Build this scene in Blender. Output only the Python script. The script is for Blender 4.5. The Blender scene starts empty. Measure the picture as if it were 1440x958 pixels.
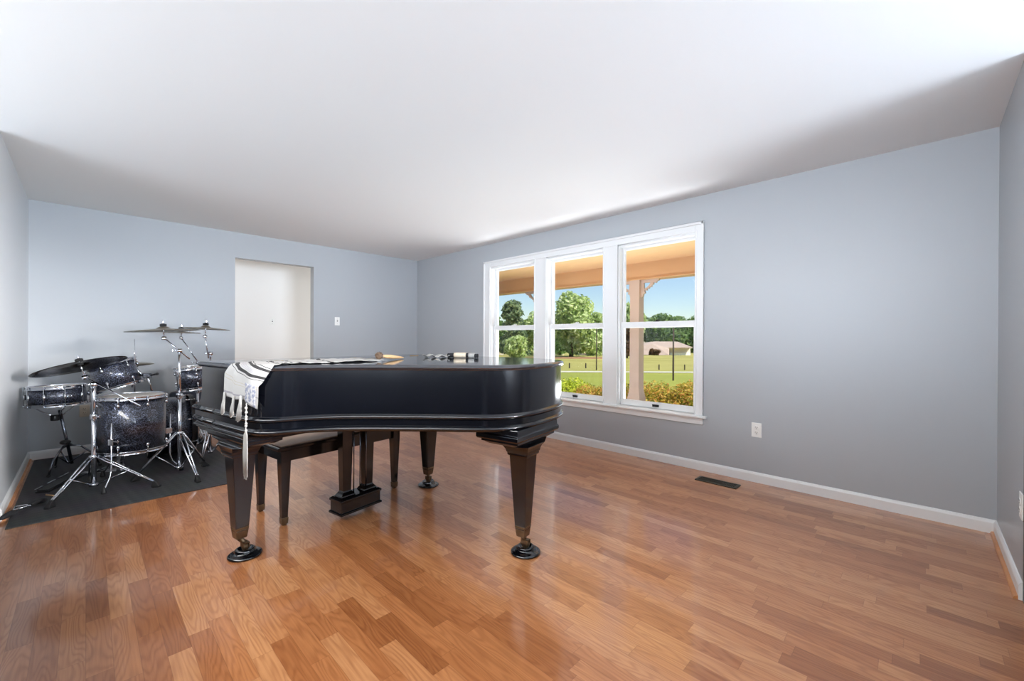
import bpy, bmesh, math, random
from mathutils import Vector, Matrix
SC = bpy.context.scene
COL = SC.collection
PI = math.pi
rnd = random.Random(7)

# ------------------------------------------------------------------ helpers
def lin(c):
    c = c / 255.0
    return c / 12.92 if c <= 0.04045 else ((c + 0.055) / 1.055) ** 2.4
def rgb(r, g, b):
    return (lin(r), lin(g), lin(b), 1.0)

class MB:
    """collects vertices and faces of one mesh"""
    def __init__(s):
        s.v = []; s.f = []; s.sm = []; s.uv = None
    def add(s, vs, fs, smooth=False, M=None):
        o = len(s.v)
        for p in vs:
            p = Vector(p)
            s.v.append(M @ p if M is not None else p)
        for f in fs:
            s.f.append([i + o for i in f]); s.sm.append(smooth)
        return s
    def box(s, a, b, M=None):
        x0, y0, z0 = a; x1, y1, z1 = b
        v = [(x0,y0,z0),(x1,y0,z0),(x1,y1,z0),(x0,y1,z0),(x0,y0,z1),(x1,y0,z1),(x1,y1,z1),(x0,y1,z1)]
        f = [(0,3,2,1),(4,5,6,7),(0,1,5,4),(1,2,6,5),(2,3,7,6),(3,0,4,7)]
        return s.add(v, f, False, M)
    def stack(s, levels, M=None):
        """rectangular rings (z, cx, cy, hx, hy) joined into a closed solid"""
        v = []; f = []
        for (z, cx, cy, hx, hy) in levels:
            v += [(cx-hx,cy-hy,z),(cx+hx,cy-hy,z),(cx+hx,cy+hy,z),(cx-hx,cy+hy,z)]
        n = len(levels)
        f.append((3,2,1,0)); f.append(tuple(4*(n-1)+i for i in range(4)))
        for k in range(n-1):
            for i in range(4):
                j = (i+1) % 4
                f.append((4*k+i, 4*k+j, 4*k+4+j, 4*k+4+i))
        return s.add(v, f, False, M)
    def lathe(s, prof, n=32, M=None, smooth=True):
        """profile [(r, z)...] turned about z"""
        v = []; f = []
        for (r, z) in prof:
            for i in range(n):
                a = 2*PI*i/n
                v.append((r*math.cos(a), r*math.sin(a), z))
        for k in range(len(prof)-1):
            for i in range(n):
                j = (i+1) % n
                f.append((k*n+i, k*n+j, (k+1)*n+j, (k+1)*n+i))
        if prof[0][0] > 1e-6: f.append(tuple(reversed(range(n))))
        if prof[-1][0] > 1e-6: f.append(tuple((len(prof)-1)*n+i for i in range(n)))
        return s.add(v, f, smooth, M)
    def ring(s, prof, n=40, M=None):
        """closed profile [(r, z)...] turned about z: a hollow ring"""
        v = []; f = []; m = len(prof)
        for (r, z) in prof:
            for i in range(n):
                a = 2*PI*i/n
                v.append((r*math.cos(a), r*math.sin(a), z))
        for k in range(m):
            l = (k+1) % m
            for i in range(n):
                j = (i+1) % n
                f.append((k*n+i, k*n+j, l*n+j, l*n+i))
        return s.add(v, f, True, M)
    def tube(s, pts, r, n=10, M=None, r2=None):
        pts = [Vector(p) for p in pts]
        m = len(pts); v = []; f = []
        up = None
        for k in range(m):
            d = (pts[min(k+1, m-1)] - pts[max(k-1, 0)]).normalized()
            if up is None:
                up = Vector((0,0,1)) if abs(d.z) < 0.9 else Vector((1,0,0))
            a = d.cross(up).normalized(); b = a.cross(d).normalized(); up = b
            rr = r if r2 is None else r + (r2 - r) * k / (m - 1)
            for i in range(n):
                t = 2*PI*i/n
                v.append(pts[k] + a*(rr*math.cos(t)) + b*(rr*math.sin(t)))
        for k in range(m-1):
            for i in range(n):
                j = (i+1) % n
                f.append((k*n+i, k*n+j, (k+1)*n+j, (k+1)*n+i))
        f.append(tuple(reversed(range(n)))); f.append(tuple((m-1)*n+i for i in range(n)))
        return s.add(v, f, True, M)
    def ball(s, c, r, nu=14, nv=8, sc=(1,1,1), M=None):
        v = []; f = []
        for k in range(nv+1):
            p = PI*k/nv
            for i in range(nu):
                t = 2*PI*i/nu
                v.append((c[0]+r*sc[0]*math.sin(p)*math.cos(t), c[1]+r*sc[1]*math.sin(p)*math.sin(t), c[2]-r*sc[2]*math.cos(p)))
        for k in range(nv):
            for i in range(nu):
                j = (i+1) % nu
                f.append((k*nu+i, k*nu+j, (k+1)*nu+j, (k+1)*nu+i))
        return s.add(v, f, True, M)
    def prism(s, poly, z0, z1, M=None, smooth=False):
        n = len(poly)
        v = [(p[0],p[1],z0) for p in poly] + [(p[0],p[1],z1) for p in poly]
        s.add(v, [tuple(reversed(range(n))), tuple(range(n, 2*n))], False, M)
        return s.add(v, [(i, (i+1) % n, n+(i+1) % n, n+i) for i in range(n)], smooth, M)

def finish(name, mb, mat, parent=None, bevel=0, seg=2, loc=None, auto=True, weld=True):
    me = bpy.data.meshes.new(name)
    me.from_pydata([tuple(p) for p in mb.v], [], mb.f)
    me.update()
    for p, s in zip(me.polygons, mb.sm): p.use_smooth = s
    if mb.uv:
        uvl = me.uv_layers.new(name='uv')
        for l in me.loops: uvl.data[l.index].uv = mb.uv[l.vertex_index]
    if weld:
        bm = bmesh.new(); bm.from_mesh(me)
        bmesh.ops.remove_doubles(bm, verts=bm.verts, dist=1e-5)
        bmesh.ops.recalc_face_normals(bm, faces=bm.faces)
        bm.to_mesh(me); bm.free()
    if mat: me.materials.append(mat)
    o = bpy.data.objects.new(name, me); COL.objects.link(o)
    if parent: o.parent = parent
    if loc: o.location = loc
    if bevel:
        b = o.modifiers.new('bevel', 'BEVEL'); b.width = bevel; b.segments = seg
        b.limit_method = 'ANGLE'; b.angle_limit = math.radians(40); b.harden_normals = False
    return o
def thing(name, label, cat, loc=(0,0,0), rz=0, group=None, kind=None):
    o = bpy.data.objects.new(name, None); COL.objects.link(o)
    o.location = loc; o.rotation_euler = (0,0,rz); o.empty_display_size = 0.1
    if label: o['label'] = label
    if cat: o['category'] = cat
    if group: o['group'] = group
    if kind: o['kind'] = kind
    return o
def tag(o, label, cat, group=None, kind=None):
    if label: o['label'] = label
    if cat: o['category'] = cat
    if group: o['group'] = group
    if kind: o['kind'] = kind
    return o
def struct(name, mb, mat, label=None, cat=None, bevel=0, parent=None):
    o = finish(name, mb, mat, parent, bevel)
    if parent is None:
        o['kind'] = 'structure'
        if label: o['label'] = label
        if cat: o['category'] = cat
    return o

# ------------------------------------------------------------------ materials
def nodes(name):
    m = bpy.data.materials.new(name); m.use_nodes = True
    nt = m.node_tree
    return m, nt, nt.nodes['Principled BSDF']
def N(nt, t, **k):
    n = nt.nodes.new(t)
    for a, b in k.items(): setattr(n, a, b)
    return n
def simple(name, c, rough=0.5, metal=0.0, ior=1.5, coat=0.0, bump=0.0, bscale=60, var=0.0, vscale=6):
    m, nt, p = nodes(name)
    p.inputs['Base Color'].default_value = c
    p.inputs['Roughness'].default_value = rough
    p.inputs['Metallic'].default_value = metal
    p.inputs['IOR'].default_value = ior
    p.inputs['Coat Weight'].default_value = coat
    p.inputs['Coat Roughness'].default_value = 0.08
    tc = N(nt, 'ShaderNodeTexCoord')
    if bump:
        t = N(nt, 'ShaderNodeTexNoise'); t.inputs['Scale'].default_value = bscale; t.inputs['Detail'].default_value = 4
        nt.links.new(tc.outputs['Object'], t.inputs['Vector'])
        b = N(nt, 'ShaderNodeBump'); b.inputs['Strength'].default_value = bump; b.inputs['Distance'].default_value = 0.003
        nt.links.new(t.outputs['Fac'], b.inputs['Height']); nt.links.new(b.outputs['Normal'], p.inputs['Normal'])
    if var:
        t = N(nt, 'ShaderNodeTexNoise'); t.inputs['Scale'].default_value = vscale; t.inputs['Detail'].default_value = 5
        nt.links.new(tc.outputs['Object'], t.inputs['Vector'])
        r = N(nt, 'ShaderNodeValToRGB')
        r.color_ramp.elements[0].position = 0.3; r.color_ramp.elements[1].position = 0.7
        r.color_ramp.elements[0].color = tuple(x*(1-var) for x in c[:3]) + (1,)
        r.color_ramp.elements[1].color = tuple(min(1, x*(1+var)) for x in c[:3]) + (1,)
        nt.links.new(t.outputs['Fac'], r.inputs['Fac']); nt.links.new(r.outputs['Color'], p.inputs['Base Color'])
    return m

M = {}
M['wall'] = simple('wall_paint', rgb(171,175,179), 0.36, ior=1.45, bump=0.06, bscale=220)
M['wall_lit'] = simple('wall_paint_lit', rgb(206,210,214), 0.34, ior=1.45, bump=0.06, bscale=220)  # same wall paint, lightened so the left wall looks brightly lit
M['ceiling'] = simple('ceiling_paint', rgb(238,238,236), 0.85, bump=0.05, bscale=150)
M['white_wall'] = simple('hall_paint', rgb(236,235,232), 0.6, bump=0.05, bscale=200)
M['dark_blocker'] = simple('dark_blocker_paint', rgb(62,60,60), 0.5, bump=0.05, bscale=30)  # dark so the added blockers reflect little in the piano rim
M['bounce_grey'] = simple('bounce_grey_floor', rgb(150,154,160), 0.95, bump=0.4, bscale=150)  # grey keeps the bounce from the added lamp rooms neutral
M['trim'] = simple('white_trim', rgb(226,227,227), 0.35, bump=0.01)
M['sash'] = simple('white_vinyl', rgb(228,229,229), 0.3, bump=0.01)
M['black_plastic'] = simple('black_plastic', rgb(22,22,24), 0.4, bump=0.02)
M['rubber'] = simple('black_rubber', rgb(20,20,22), 0.6, bump=0.05)
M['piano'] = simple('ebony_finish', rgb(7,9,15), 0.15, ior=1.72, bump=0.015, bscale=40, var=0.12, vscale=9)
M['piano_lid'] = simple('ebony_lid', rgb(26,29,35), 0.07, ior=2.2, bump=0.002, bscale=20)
M['bronze'] = simple('worn_bronze', rgb(112,92,70), 0.38, metal=0.8, var=0.25, vscale=30)
M['brass'] = simple('aged_brass', rgb(168,138,84), 0.3, metal=1.0, var=0.15, vscale=30)
M['felt_black'] = simple('black_felt', rgb(16,16,17), 0.9, bump=0.2, bscale=200)
M['chrome'] = simple('chrome', rgb(214,217,224), 0.13, metal=1.0, bump=0.004)
M['dark_chrome'] = simple('dark_chrome', rgb(120,124,134), 0.2, metal=1.0, bump=0.004)
M['head'] = simple('drum_head', rgb(206,200,192), 0.55, bump=0.03, bscale=300)
M['dark_head'] = simple('dark_drum_head', rgb(40,38,36), 0.35, bump=0.03, bscale=300)
M['cymbal'] = simple('bronze_cymbal', rgb(150,142,126), 0.3, metal=0.9, var=0.1, vscale=20)
M['dark_cymbal'] = simple('dark_cymbal', rgb(52,48,46), 0.25, metal=0.85, var=0.25, vscale=8)
M['outlet'] = simple('white_plate', rgb(236,236,232), 0.35, bump=0.01)
M['beige_plate'] = simple('beige_plate', rgb(196,184,166), 0.4, bump=0.01)
M['slot'] = simple('socket_slot', rgb(60,58,56), 0.6, bump=0.01)
M['vent'] = simple('brown_register', rgb(66,60,48), 0.45, metal=0.3, bump=0.03)
M['bench_pad'] = simple('tan_pad', rgb(190,160,136), 0.5, bump=0.08, bscale=120)
M['navy_vinyl'] = simple('navy_vinyl', rgb(38,42,58), 0.45, bump=0.08, bscale=150)
M['tan_wood'] = simple('tan_wood', rgb(196,160,118), 0.5, var=0.15, vscale=20)
M['brown_bristle'] = simple('brown_bristle', rgb(96,76,60), 0.9, bump=0.6, bscale=120, var=0.4, vscale=60)
M['white_cloth'] = simple('white_cotton', rgb(158,156,152), 0.85, bump=0.25, bscale=220)
M['tan_cloth'] = simple('tan_cotton', rgb(206,190,168), 0.85, bump=0.25, bscale=220)
M['black_cloth'] = simple('black_cloth', rgb(28,28,31), 0.85, bump=0.25, bscale=220)
M['tan_paint'] = simple('porch_tan_paint', rgb(232,188,138), 0.6, bump=0.03)
M['porch_beam'] = simple('porch_beam_paint', rgb(214,170,124), 0.6, bump=0.03)
M['post'] = simple('porch_post_paint', rgb(205,182,166), 0.6, bump=0.03)
M['concrete'] = simple('porch_concrete', rgb(190,184,174), 0.85, bump=0.2, bscale=40, var=0.1)
M['road'] = simple('pale_road', rgb(196,190,172), 0.9, bump=0.1, var=0.08)
M['bark'] = simple('bark', rgb(94,78,62), 0.9, bump=0.5, bscale=20, var=0.2)
M['pole_wood'] = simple('pole_wood', rgb(78,66,56), 0.9, bump=0.4, bscale=30, var=0.2)
M['roof'] = simple('pale_shingles', rgb(172,152,138), 0.9, bump=0.3, bscale=8, var=0.08, vscale=2)
M['house_wall'] = simple('pale_siding', rgb(226,214,200), 0.8, bump=0.1, bscale=10)
M['garage'] = simple('garage_white', rgb(248,246,240), 0.6, bump=0.02)
M['maroon'] = simple('maroon_paint', rgb(110,66,56), 0.6, var=0.2)
M['mulch'] = simple('brown_mulch', rgb(140,104,74), 0.95, bump=0.6, bscale=6, var=0.3, vscale=2)

def lamp_mat(name, c, s):
    m, nt, p = nodes(name)
    p.inputs['Emission Color'].default_value = c; p.inputs['Emission Strength'].default_value = s
    p.inputs['Base Color'].default_value = c
    return m

def sparkle_mat():
    m, nt, p = nodes('blue_black_sparkle')
    tc = N(nt, 'ShaderNodeTexCoord')
    v = N(nt, 'ShaderNodeTexVoronoi'); v.inputs['Scale'].default_value = 260
    nt.links.new(tc.outputs['Object'], v.inputs['Vector'])
    r = N(nt, 'ShaderNodeValToRGB')
    r.color_ramp.elements[0].position = 0.0; r.color_ramp.elements[0].color = rgb(12,14,19)
    r.color_ramp.elements[1].position = 1.0; r.color_ramp.elements[1].color = rgb(112,120,146)
    e = r.color_ramp.elements.new(0.55); e.color = rgb(22,26,36)
    sx = N(nt, 'ShaderNodeSeparateColor')
    nt.links.new(v.outputs['Color'], sx.inputs[0]); nt.links.new(sx.outputs[0], r.inputs['Fac'])
    nt.links.new(r.outputs['Color'], p.inputs['Base Color'])
    # flakes tilt at random, so each catches the light differently
    ge = N(nt, 'ShaderNodeNewGeometry')
    mx = N(nt, 'ShaderNodeVectorMath', operation='SCALE'); mx.inputs['Scale'].default_value = 0.42
    sb = N(nt, 'ShaderNodeVectorMath', operation='SUBTRACT'); sb.inputs[1].default_value = (0.5,0.5,0.5)
    nt.links.new(v.outputs['Color'], sb.inputs[0]); nt.links.new(sb.outputs[0], mx.inputs[0])
    ad = N(nt, 'ShaderNodeVectorMath', operation='ADD'); nt.links.new(ge.outputs['Normal'], ad.inputs[0]); nt.links.new(mx.outputs[0], ad.inputs[1])
    nm = N(nt, 'ShaderNodeVectorMath', operation='NORMALIZE'); nt.links.new(ad.outputs[0], nm.inputs[0])
    nt.links.new(nm.outputs[0], p.inputs['Normal'])
    p.inputs['Metallic'].default_value = 0.5; p.inputs['Roughness'].default_value = 0.28
    p.inputs['Coat Weight'].default_value = 1.0; p.inputs['Coat Roughness'].default_value = 0.08
    return m
M['sparkle'] = sparkle_mat()

def floor_mat():
    m, nt, p = nodes('strip_oak_laminate')
    L = nt.links.new
    g = N(nt, 'ShaderNodeNewGeometry'); s = N(nt, 'ShaderNodeSeparateXYZ'); L(g.outputs['Position'], s.inputs[0])
    def math_(op, a, b=None):
        n = N(nt, 'ShaderNodeMath', operation=op)
        for i, x in enumerate((a, b)):
            if x is None: continue
            if isinstance(x, (int, float)): n.inputs[i].default_value = x
            else: L(x, n.inputs[i])
        return n.outputs[0]
    W_ = 0.0685
    yr = math_('DIVIDE', s.outputs['Y'], W_); row = math_('FLOOR', yr)
    def white(a, b=None, w=None):
        n = N(nt, 'ShaderNodeTexWhiteNoise', noise_dimensions='3D')
        c = N(nt, 'ShaderNodeCombineXYZ')
        if isinstance(a, (int, float)): c.inputs[0].default_value = a
        else: L(a, c.inputs[0])
        if b is not None: L(b, c.inputs[1])
        if w is not None: c.inputs[2].default_value = w
        L(c.outputs[0], n.inputs['Vector'])
        return n.outputs['Value']
    off = math_('MULTIPLY', white(row, None, 3.3), 5.0)
    ln = math_('ADD', math_('MULTIPLY', white(row, None, 8.1), 0.16), 0.36)
    xr = math_('DIVIDE', math_('ADD', s.outputs['X'], off), ln); pl = math_('FLOOR', xr)
    idv = white(row, pl, 1.7); id2 = white(row, pl, 9.2)
    # joints
    fy = math_('FRACT', yr); fx = math_('FRACT', xr)
    ey = math_('MULTIPLY', math_('MINIMUM', fy, math_('SUBTRACT', 1.0, fy)), W_)
    ex = math_('MULTIPLY', math_('MINIMUM', fx, math_('SUBTRACT', 1.0, fx)), ln)
    edge = math_('MINIMUM', ey, ex)
    jm = N(nt, 'ShaderNodeMapRange'); jm.inputs['From Min'].default_value = 0.0; jm.inputs['From Max'].default_value = 0.0016
    L(edge, jm.inputs['Value'])
    # cathedral grain: contour lines of a stretched noise field
    def field(sx, sy, det, dist, zoff):
        c = N(nt, 'ShaderNodeCombineXYZ')
        L(math_('MULTIPLY', s.outputs['X'], sx), c.inputs[0]); L(math_('MULTIPLY', s.outputs['Y'], sy), c.inputs[1])
        L(math_('MULTIPLY', zoff, 47.0), c.inputs[2])
        n = N(nt, 'ShaderNodeTexNoise'); n.inputs['Scale'].default_value = 1.0; n.inputs['Detail'].default_value = det
        n.inputs['Distortion'].default_value = dist
        L(c.outputs[0], n.inputs['Vector'])
        return n.outputs['Fac']
    h = field(1.5, 11.0, 1.5, 0.15, id2)
    w = math_('SINE', math_('MULTIPLY', h, 110.0))
    w = math_('MULTIPLY_ADD', w, 0.5); nt.nodes[-1].inputs[2].default_value = 0.5
    w = math_('POWER', math_('MINIMUM', math_('MAXIMUM', w, 0.0001), 1.0), 2.0)
    fine = field(5.0, 130.0, 3.0, 0.0, idv)
    ramp = N(nt, 'ShaderNodeValToRGB'); e = ramp.color_ramp.elements
    e[0].position = 0.0; e[0].color = rgb(158,98,56)
    e[1].position = 1.0; e[1].color = rgb(202,144,97)
    for pos, c in ((0.18, rgb(174,111,66)), (0.45, rgb(186,123,76)), (0.75, rgb(192,131,84))):
        q = e.new(pos); q.color = c
    L(idv, ramp.inputs['Fac'])
    def mixc(fac, a, b, mode='MULTIPLY'):
        n = N(nt, 'ShaderNodeMix', data_type='RGBA', blend_type=mode)
        if isinstance(fac, (int, float)): n.inputs[0].default_value = fac
        else: L(fac, n.inputs[0])
        L(a, n.inputs[6])
        if isinstance(b, tuple): n.inputs[7].default_value = b
        else: L(b, n.inputs[7])
        return n.outputs[2]
    c1 = mixc(math_('MULTIPLY', w, 0.5), ramp.outputs['Color'], (0.66, 0.54, 0.46, 1))
    fr = N(nt, 'ShaderNodeMapRange'); fr.inputs['From Min'].default_value = 0.35; fr.inputs['From Max'].default_value = 0.65
    fr.inputs['To Min'].default_value = 0.0; fr.inputs['To Max'].default_value = 0.45
    L(fine, fr.inputs['Value'])
    c2 = mixc(fr.outputs[0], c1, (0.7, 0.6, 0.52, 1))
    c3 = mixc(math_('MULTIPLY', math_('SUBTRACT', 1.0, jm.outputs[0]), 0.45), c2, (0.35, 0.25, 0.2, 1))
    L(c3, p.inputs['Base Color'])
    rr = N(nt, 'ShaderNodeMapRange'); rr.inputs['To Min'].default_value = 0.29; rr.inputs['To Max'].default_value = 0.34
    L(w, rr.inputs['Value']); L(rr.outputs[0], p.inputs['Roughness'])
    p.inputs['IOR'].default_value = 1.45
    p.inputs['Coat Weight'].default_value = 0.75; p.inputs['Coat IOR'].default_value = 1.6; p.inputs['Coat Roughness'].default_value = 0.11
    b = N(nt, 'ShaderNodeBump'); b.inputs['Strength'].default_value = 0.03; b.inputs['Distance'].default_value = 0.001
    L(jm.outputs[0], b.inputs['Height']); return m
M['floor'] = floor_mat()

def mat_rug():
    m, nt, p = nodes('ribbed_rubber_mat'); L = nt.links.new
    tc = N(nt, 'ShaderNodeTexCoord'); mp = N(nt, 'ShaderNodeMapping'); mp.inputs['Rotation'].default_value = (0,0,math.radians(38))
    L(tc.outputs['Object'], mp.inputs['Vector'])
    ck = N(nt, 'ShaderNodeTexChecker'); ck.inputs['Scale'].default_value = 26
    ck.inputs['Color1'].default_value = rgb(62,62,64); ck.inputs['Color2'].default_value = rgb(50,50,53)
    L(mp.outputs[0], ck.inputs['Vector'])
    n = N(nt, 'ShaderNodeTexNoise'); n.inputs['Scale'].default_value = 5; L(tc.outputs['Object'], n.inputs['Vector'])
    mx = N(nt, 'ShaderNodeMix', data_type='RGBA', blend_type='MULTIPLY'); mx.inputs[0].default_value = 0.5
    L(ck.outputs['Color'], mx.inputs[6]); L(n.outputs['Color'], mx.inputs[7])
    L(mx.outputs[2], p.inputs['Base Color'])
    p.inputs['Roughness'].default_value = 0.62
    b = N(nt, 'ShaderNodeBump'); b.inputs['Strength'].default_value = 0.4; b.inputs['Distance'].default_value = 0.002
    L(ck.outputs['Fac'], b.inputs['Height']); L(b.outputs['Normal'], p.inputs['Normal'])
    return m
M['rug'] = mat_rug()

def glass_mat():
    m, nt, p = nodes('window_glass'); nt.nodes.remove(p); L = nt.links.new
    out = nt.nodes['Material Output']
    t = N(nt, 'ShaderNodeBsdfTransparent'); t.inputs['Color'].default_value = (0.97,0.98,0.98,1)
    g = N(nt, 'ShaderNodeBsdfGlossy'); g.inputs['Roughness'].default_value = 0.01
    lw = N(nt, 'ShaderNodeLayerWeight'); lw.inputs['Blend'].default_value = 0.5
    pw = N(nt, 'ShaderNodeMath', operation='POWER'); pw.inputs[1].default_value = 5.0; L(lw.outputs['Facing'], pw.inputs[0])
    f = N(nt, 'ShaderNodeMath', operation='MULTIPLY_ADD'); f.inputs[1].default_value = 0.55; f.inputs[2].default_value = 0.015; L(pw.outputs[0], f.inputs[0])
    mx = N(nt, 'ShaderNodeMixShader'); L(f.outputs[0], mx.inputs[0]); L(t.outputs[0], mx.inputs[1]); L(g.outputs[0], mx.inputs[2])
    L(mx.outputs[0], out.inputs['Surface'])
    return m
M['glass'] = glass_mat()

def leaf_mat(name, stops, trans=0.5):
    m, nt, p = nodes(name); L = nt.links.new
    out = nt.nodes['Material Output']
    g = N(nt, 'ShaderNodeNewGeometry'); r = N(nt, 'ShaderNodeValToRGB'); e = r.color_ramp.elements
    e[0].position = stops[0][0]; e[0].color = stops[0][1]; e[1].position = stops[-1][0]; e[1].color = stops[-1][1]
    for s in stops[1:-1]:
        q = e.new(s[0]); q.color = s[1]
    L(g.outputs['Random Per Island'], r.inputs['Fac']); L(r.outputs['Color'], p.inputs['Base Color'])
    p.inputs['Roughness'].default_value = 0.55
    tr = N(nt, 'ShaderNodeBsdfTranslucent'); L(r.outputs['Color'], tr.inputs['Color'])
    mx = N(nt, 'ShaderNodeMixShader'); mx.inputs[0].default_value = trans
    L(p.outputs[0], mx.inputs[1]); L(tr.outputs[0], mx.inputs[2]); L(mx.outputs[0], out.inputs['Surface'])
    return m
M['leaf_hedge'] = leaf_mat('hedge_leaves', [(0,rgb(120,130,54)),(0.3,rgb(172,170,70)),(0.6,rgb(214,190,84)),(0.8,rgb(216,150,90)),(1,rgb(244,228,130))])
M['leaf_lime'] = leaf_mat('lime_leaves', [(0,rgb(140,165,40)),(0.5,rgb(190,205,60)),(1,rgb(224,224,90))])
M['leaf_tree'] = leaf_mat('tree_leaves', [(0,rgb(128,152,84)),(0.5,rgb(194,212,138)),(1,rgb(240,246,200))])
M['leaf_dark'] = leaf_mat('dark_tree_leaves', [(0,rgb(80,112,60)),(0.5,rgb(118,150,80)),(1,rgb(160,186,110))])
M['leaf_pine'] = leaf_mat('pine_needles', [(0,rgb(92,114,92)),(0.5,rgb(138,160,120)),(1,rgb(196,206,150))])
M['leaf_plum'] = leaf_mat('plum_leaves', [(0,rgb(100,74,58)),(0.5,rgb(130,98,72)),(1,rgb(160,134,92))])

def grass_mat():
    m, nt, p = nodes('lawn_grass'); L = nt.links.new
    g = N(nt, 'ShaderNodeNewGeometry')
    n = N(nt, 'ShaderNodeTexNoise'); n.inputs['Scale'].default_value = 0.16; n.inputs['Detail'].default_value = 8
    L(g.outputs['Position'], n.inputs['Vector'])
    r = N(nt, 'ShaderNodeValToRGB'); e = r.color_ramp.elements
    e[0].position = 0.35; e[0].color = rgb(128,138,46); e[1].position = 0.7; e[1].color = rgb(156,156,64)
    L(n.outputs['Fac'], r.inputs['Fac'])
    r2_ = N(nt, 'ShaderNodeValToRGB'); e = r2_.color_ramp.elements
    e[0].position = 0.35; e[0].color = rgb(150,145,72); e[1].position = 0.7; e[1].color = rgb(176,166,96)
    L(n.outputs['Fac'], r2_.inputs['Fac'])
    dt = N(nt, 'ShaderNodeVectorMath', operation='DOT_PRODUCT'); dt.inputs[1].default_value = (-0.7003,0.7139,0); L(g.outputs['Position'], dt.inputs[0])
    mr = N(nt, 'ShaderNodeMapRange'); mr.inputs['From Min'].default_value = 24; mr.inputs['From Max'].default_value = 28; L(dt.outputs['Value'], mr.inputs['Value'])
    mx = N(nt, 'ShaderNodeMix', data_type='RGBA'); L(mr.outputs[0], mx.inputs[0]); L(r.outputs['Color'], mx.inputs[6]); L(r2_.outputs['Color'], mx.inputs[7]); L(mx.outputs[2], p.inputs['Base Color'])
    p.inputs['Roughness'].default_value = 0.95
    b = N(nt, 'ShaderNodeBump'); b.inputs['Strength'].default_value = 0.5; b.inputs['Distance'].default_value = 0.05
    n2 = N(nt, 'ShaderNodeTexNoise'); n2.inputs['Scale'].default_value = 12; L(g.outputs['Position'], n2.inputs['Vector'])
    L(n2.outputs['Fac'], b.inputs['Height']); L(b.outputs['Normal'], p.inputs['Normal'])
    return m
M['grass'] = grass_mat()

# ------------------------------------------------------------------ camera (fitted to the room's corners)
EYE = 1.137
F_PX, YAW, PITCH, ROLL = 587.05, math.radians(44.446), math.radians(-0.136), math.radians(0.269)
fw = Vector((-math.sin(YAW)*math.cos(PITCH), math.cos(YAW)*math.cos(PITCH), math.sin(PITCH)))
rt = Vector((math.cos(YAW), math.sin(YAW), 0)); up = rt.cross(fw)
r2 = rt*math.cos(ROLL) + up*math.sin(ROLL); u2 = -rt*math.sin(ROLL) + up*math.cos(ROLL)
cam = bpy.data.cameras.new('camera'); cam.sensor_width = 36; cam.lens = 36*F_PX/1440; cam.sensor_fit = 'HORIZONTAL'
cam.clip_start = 0.02; cam.clip_end = 600
co = bpy.data.objects.new('camera', cam); COL.objects.link(co)
co.matrix_world = Matrix(((r2.x,u2.x,-fw.x,0),(r2.y,u2.y,-fw.y,0),(r2.z,u2.z,-fw.z,EYE),(0,0,0,1)))
SC.camera = co
def ray(px, py): return fw + r2*((px-720)/F_PX) - u2*((py-479)/F_PX)
def at(px, py, D): return Vector((0,0,EYE)) + ray(px, py)*D          # the place that far ahead of the viewpoint
def fl(px, py, z=0.0):
    d = ray(px, py); return Vector((0,0,EYE)) + d*((z-EYE)/d.z)

# ------------------------------------------------------------------ room shell
XB, XR, YW, YL, H = -5.87, 0.323, 3.771, -0.376, 2.407
T = 0.15
struct('floor', MB().box((XB-1.4, YL-T, -0.1), (XR+T, YW+0.0, 0)), M['floor'], 'orange-brown strip oak laminate floor of the room', 'floor')
struct('bounce_floor_left', MB().box((-5.5, YL-5.9, -0.1), (XR+T, YL-T, 0)), M['bounce_grey'], 'unseen grey floor added under the lamps on the left', 'floor')
struct('bounce_floor_right', MB().box((XR+T, YL-T, -0.1), (6.2, YW+T, 0)), M['bounce_grey'], 'unseen grey floor added under the lamps on the right', 'floor')
struct('ceiling', MB().box((XB-1.4, YL-5.9, H), (6.2, YW+T, H+0.1)), M['ceiling'], 'flat white ceiling of the room', 'ceiling')
OP = [(-4.10,-3.317), (-3.134,-2.365), (-2.196,-1.427)]
WZ0, WZ1 = 0.47, 2.095
w = MB()
w.box((XB-T, YW, 0), (OP[0][0], YW+T, H)); w.box((OP[2][1], YW, 0), (XR+T, YW+T, H))
w.box((OP[0][0], YW, 0), (OP[2][1], YW+T, WZ0)); w.box((OP[0][0], YW, WZ1), (OP[2][1], YW+T, H))
for a, b in ((OP[0][1], OP[1][0]), (OP[1][1], OP[2][0])): w.box((a, YW, WZ0), (b, YW+T, WZ1))
struct('wall_window', w, M['wall'], 'grey-blue wall with the triple window', 'wall')
DY0, DY1, DZ = 1.245, 2.152, 2.105
w = MB()
w.box((XB-0.12, YL-T, 0), (XB, DY0, H)); w.box((XB-0.12, DY1, 0), (XB, YW+T, H)); w.box((XB-0.12, DY0, DZ), (XB, DY1, H))
struct('wall_back', w, M['wall'], 'grey-blue wall behind the drum kit with an open doorway', 'wall')
LX0, LX1 = -4.05, 0.25  # left opening, invented so the added lamps can shine in
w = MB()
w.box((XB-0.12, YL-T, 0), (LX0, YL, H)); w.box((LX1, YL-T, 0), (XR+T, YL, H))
struct('wall_left', w, M['wall_lit'], 'grey-blue wall at the left edge beside the mat', 'wall')
RY0, RY1 = -0.2, 2.88  # right opening, likewise invented to admit lamp light
w = MB(); w.box((XR, YL-T, 0), (XR+T, RY0, H)); w.box((XR, RY1, 0), (XR+T, YW+T, H))
struct('wall_right', w, M['wall'], 'grey-blue wall at the right edge', 'wall')
w = MB(); w.box((LX0, YL-T, 0), (LX1, YL, 0.90))  # unseen low wall added to keep lamp light off the piano
struct('light_block_left', w, M['dark_blocker'], 'unseen dark low wall added to block lamp light on the left', 'wall')
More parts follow.
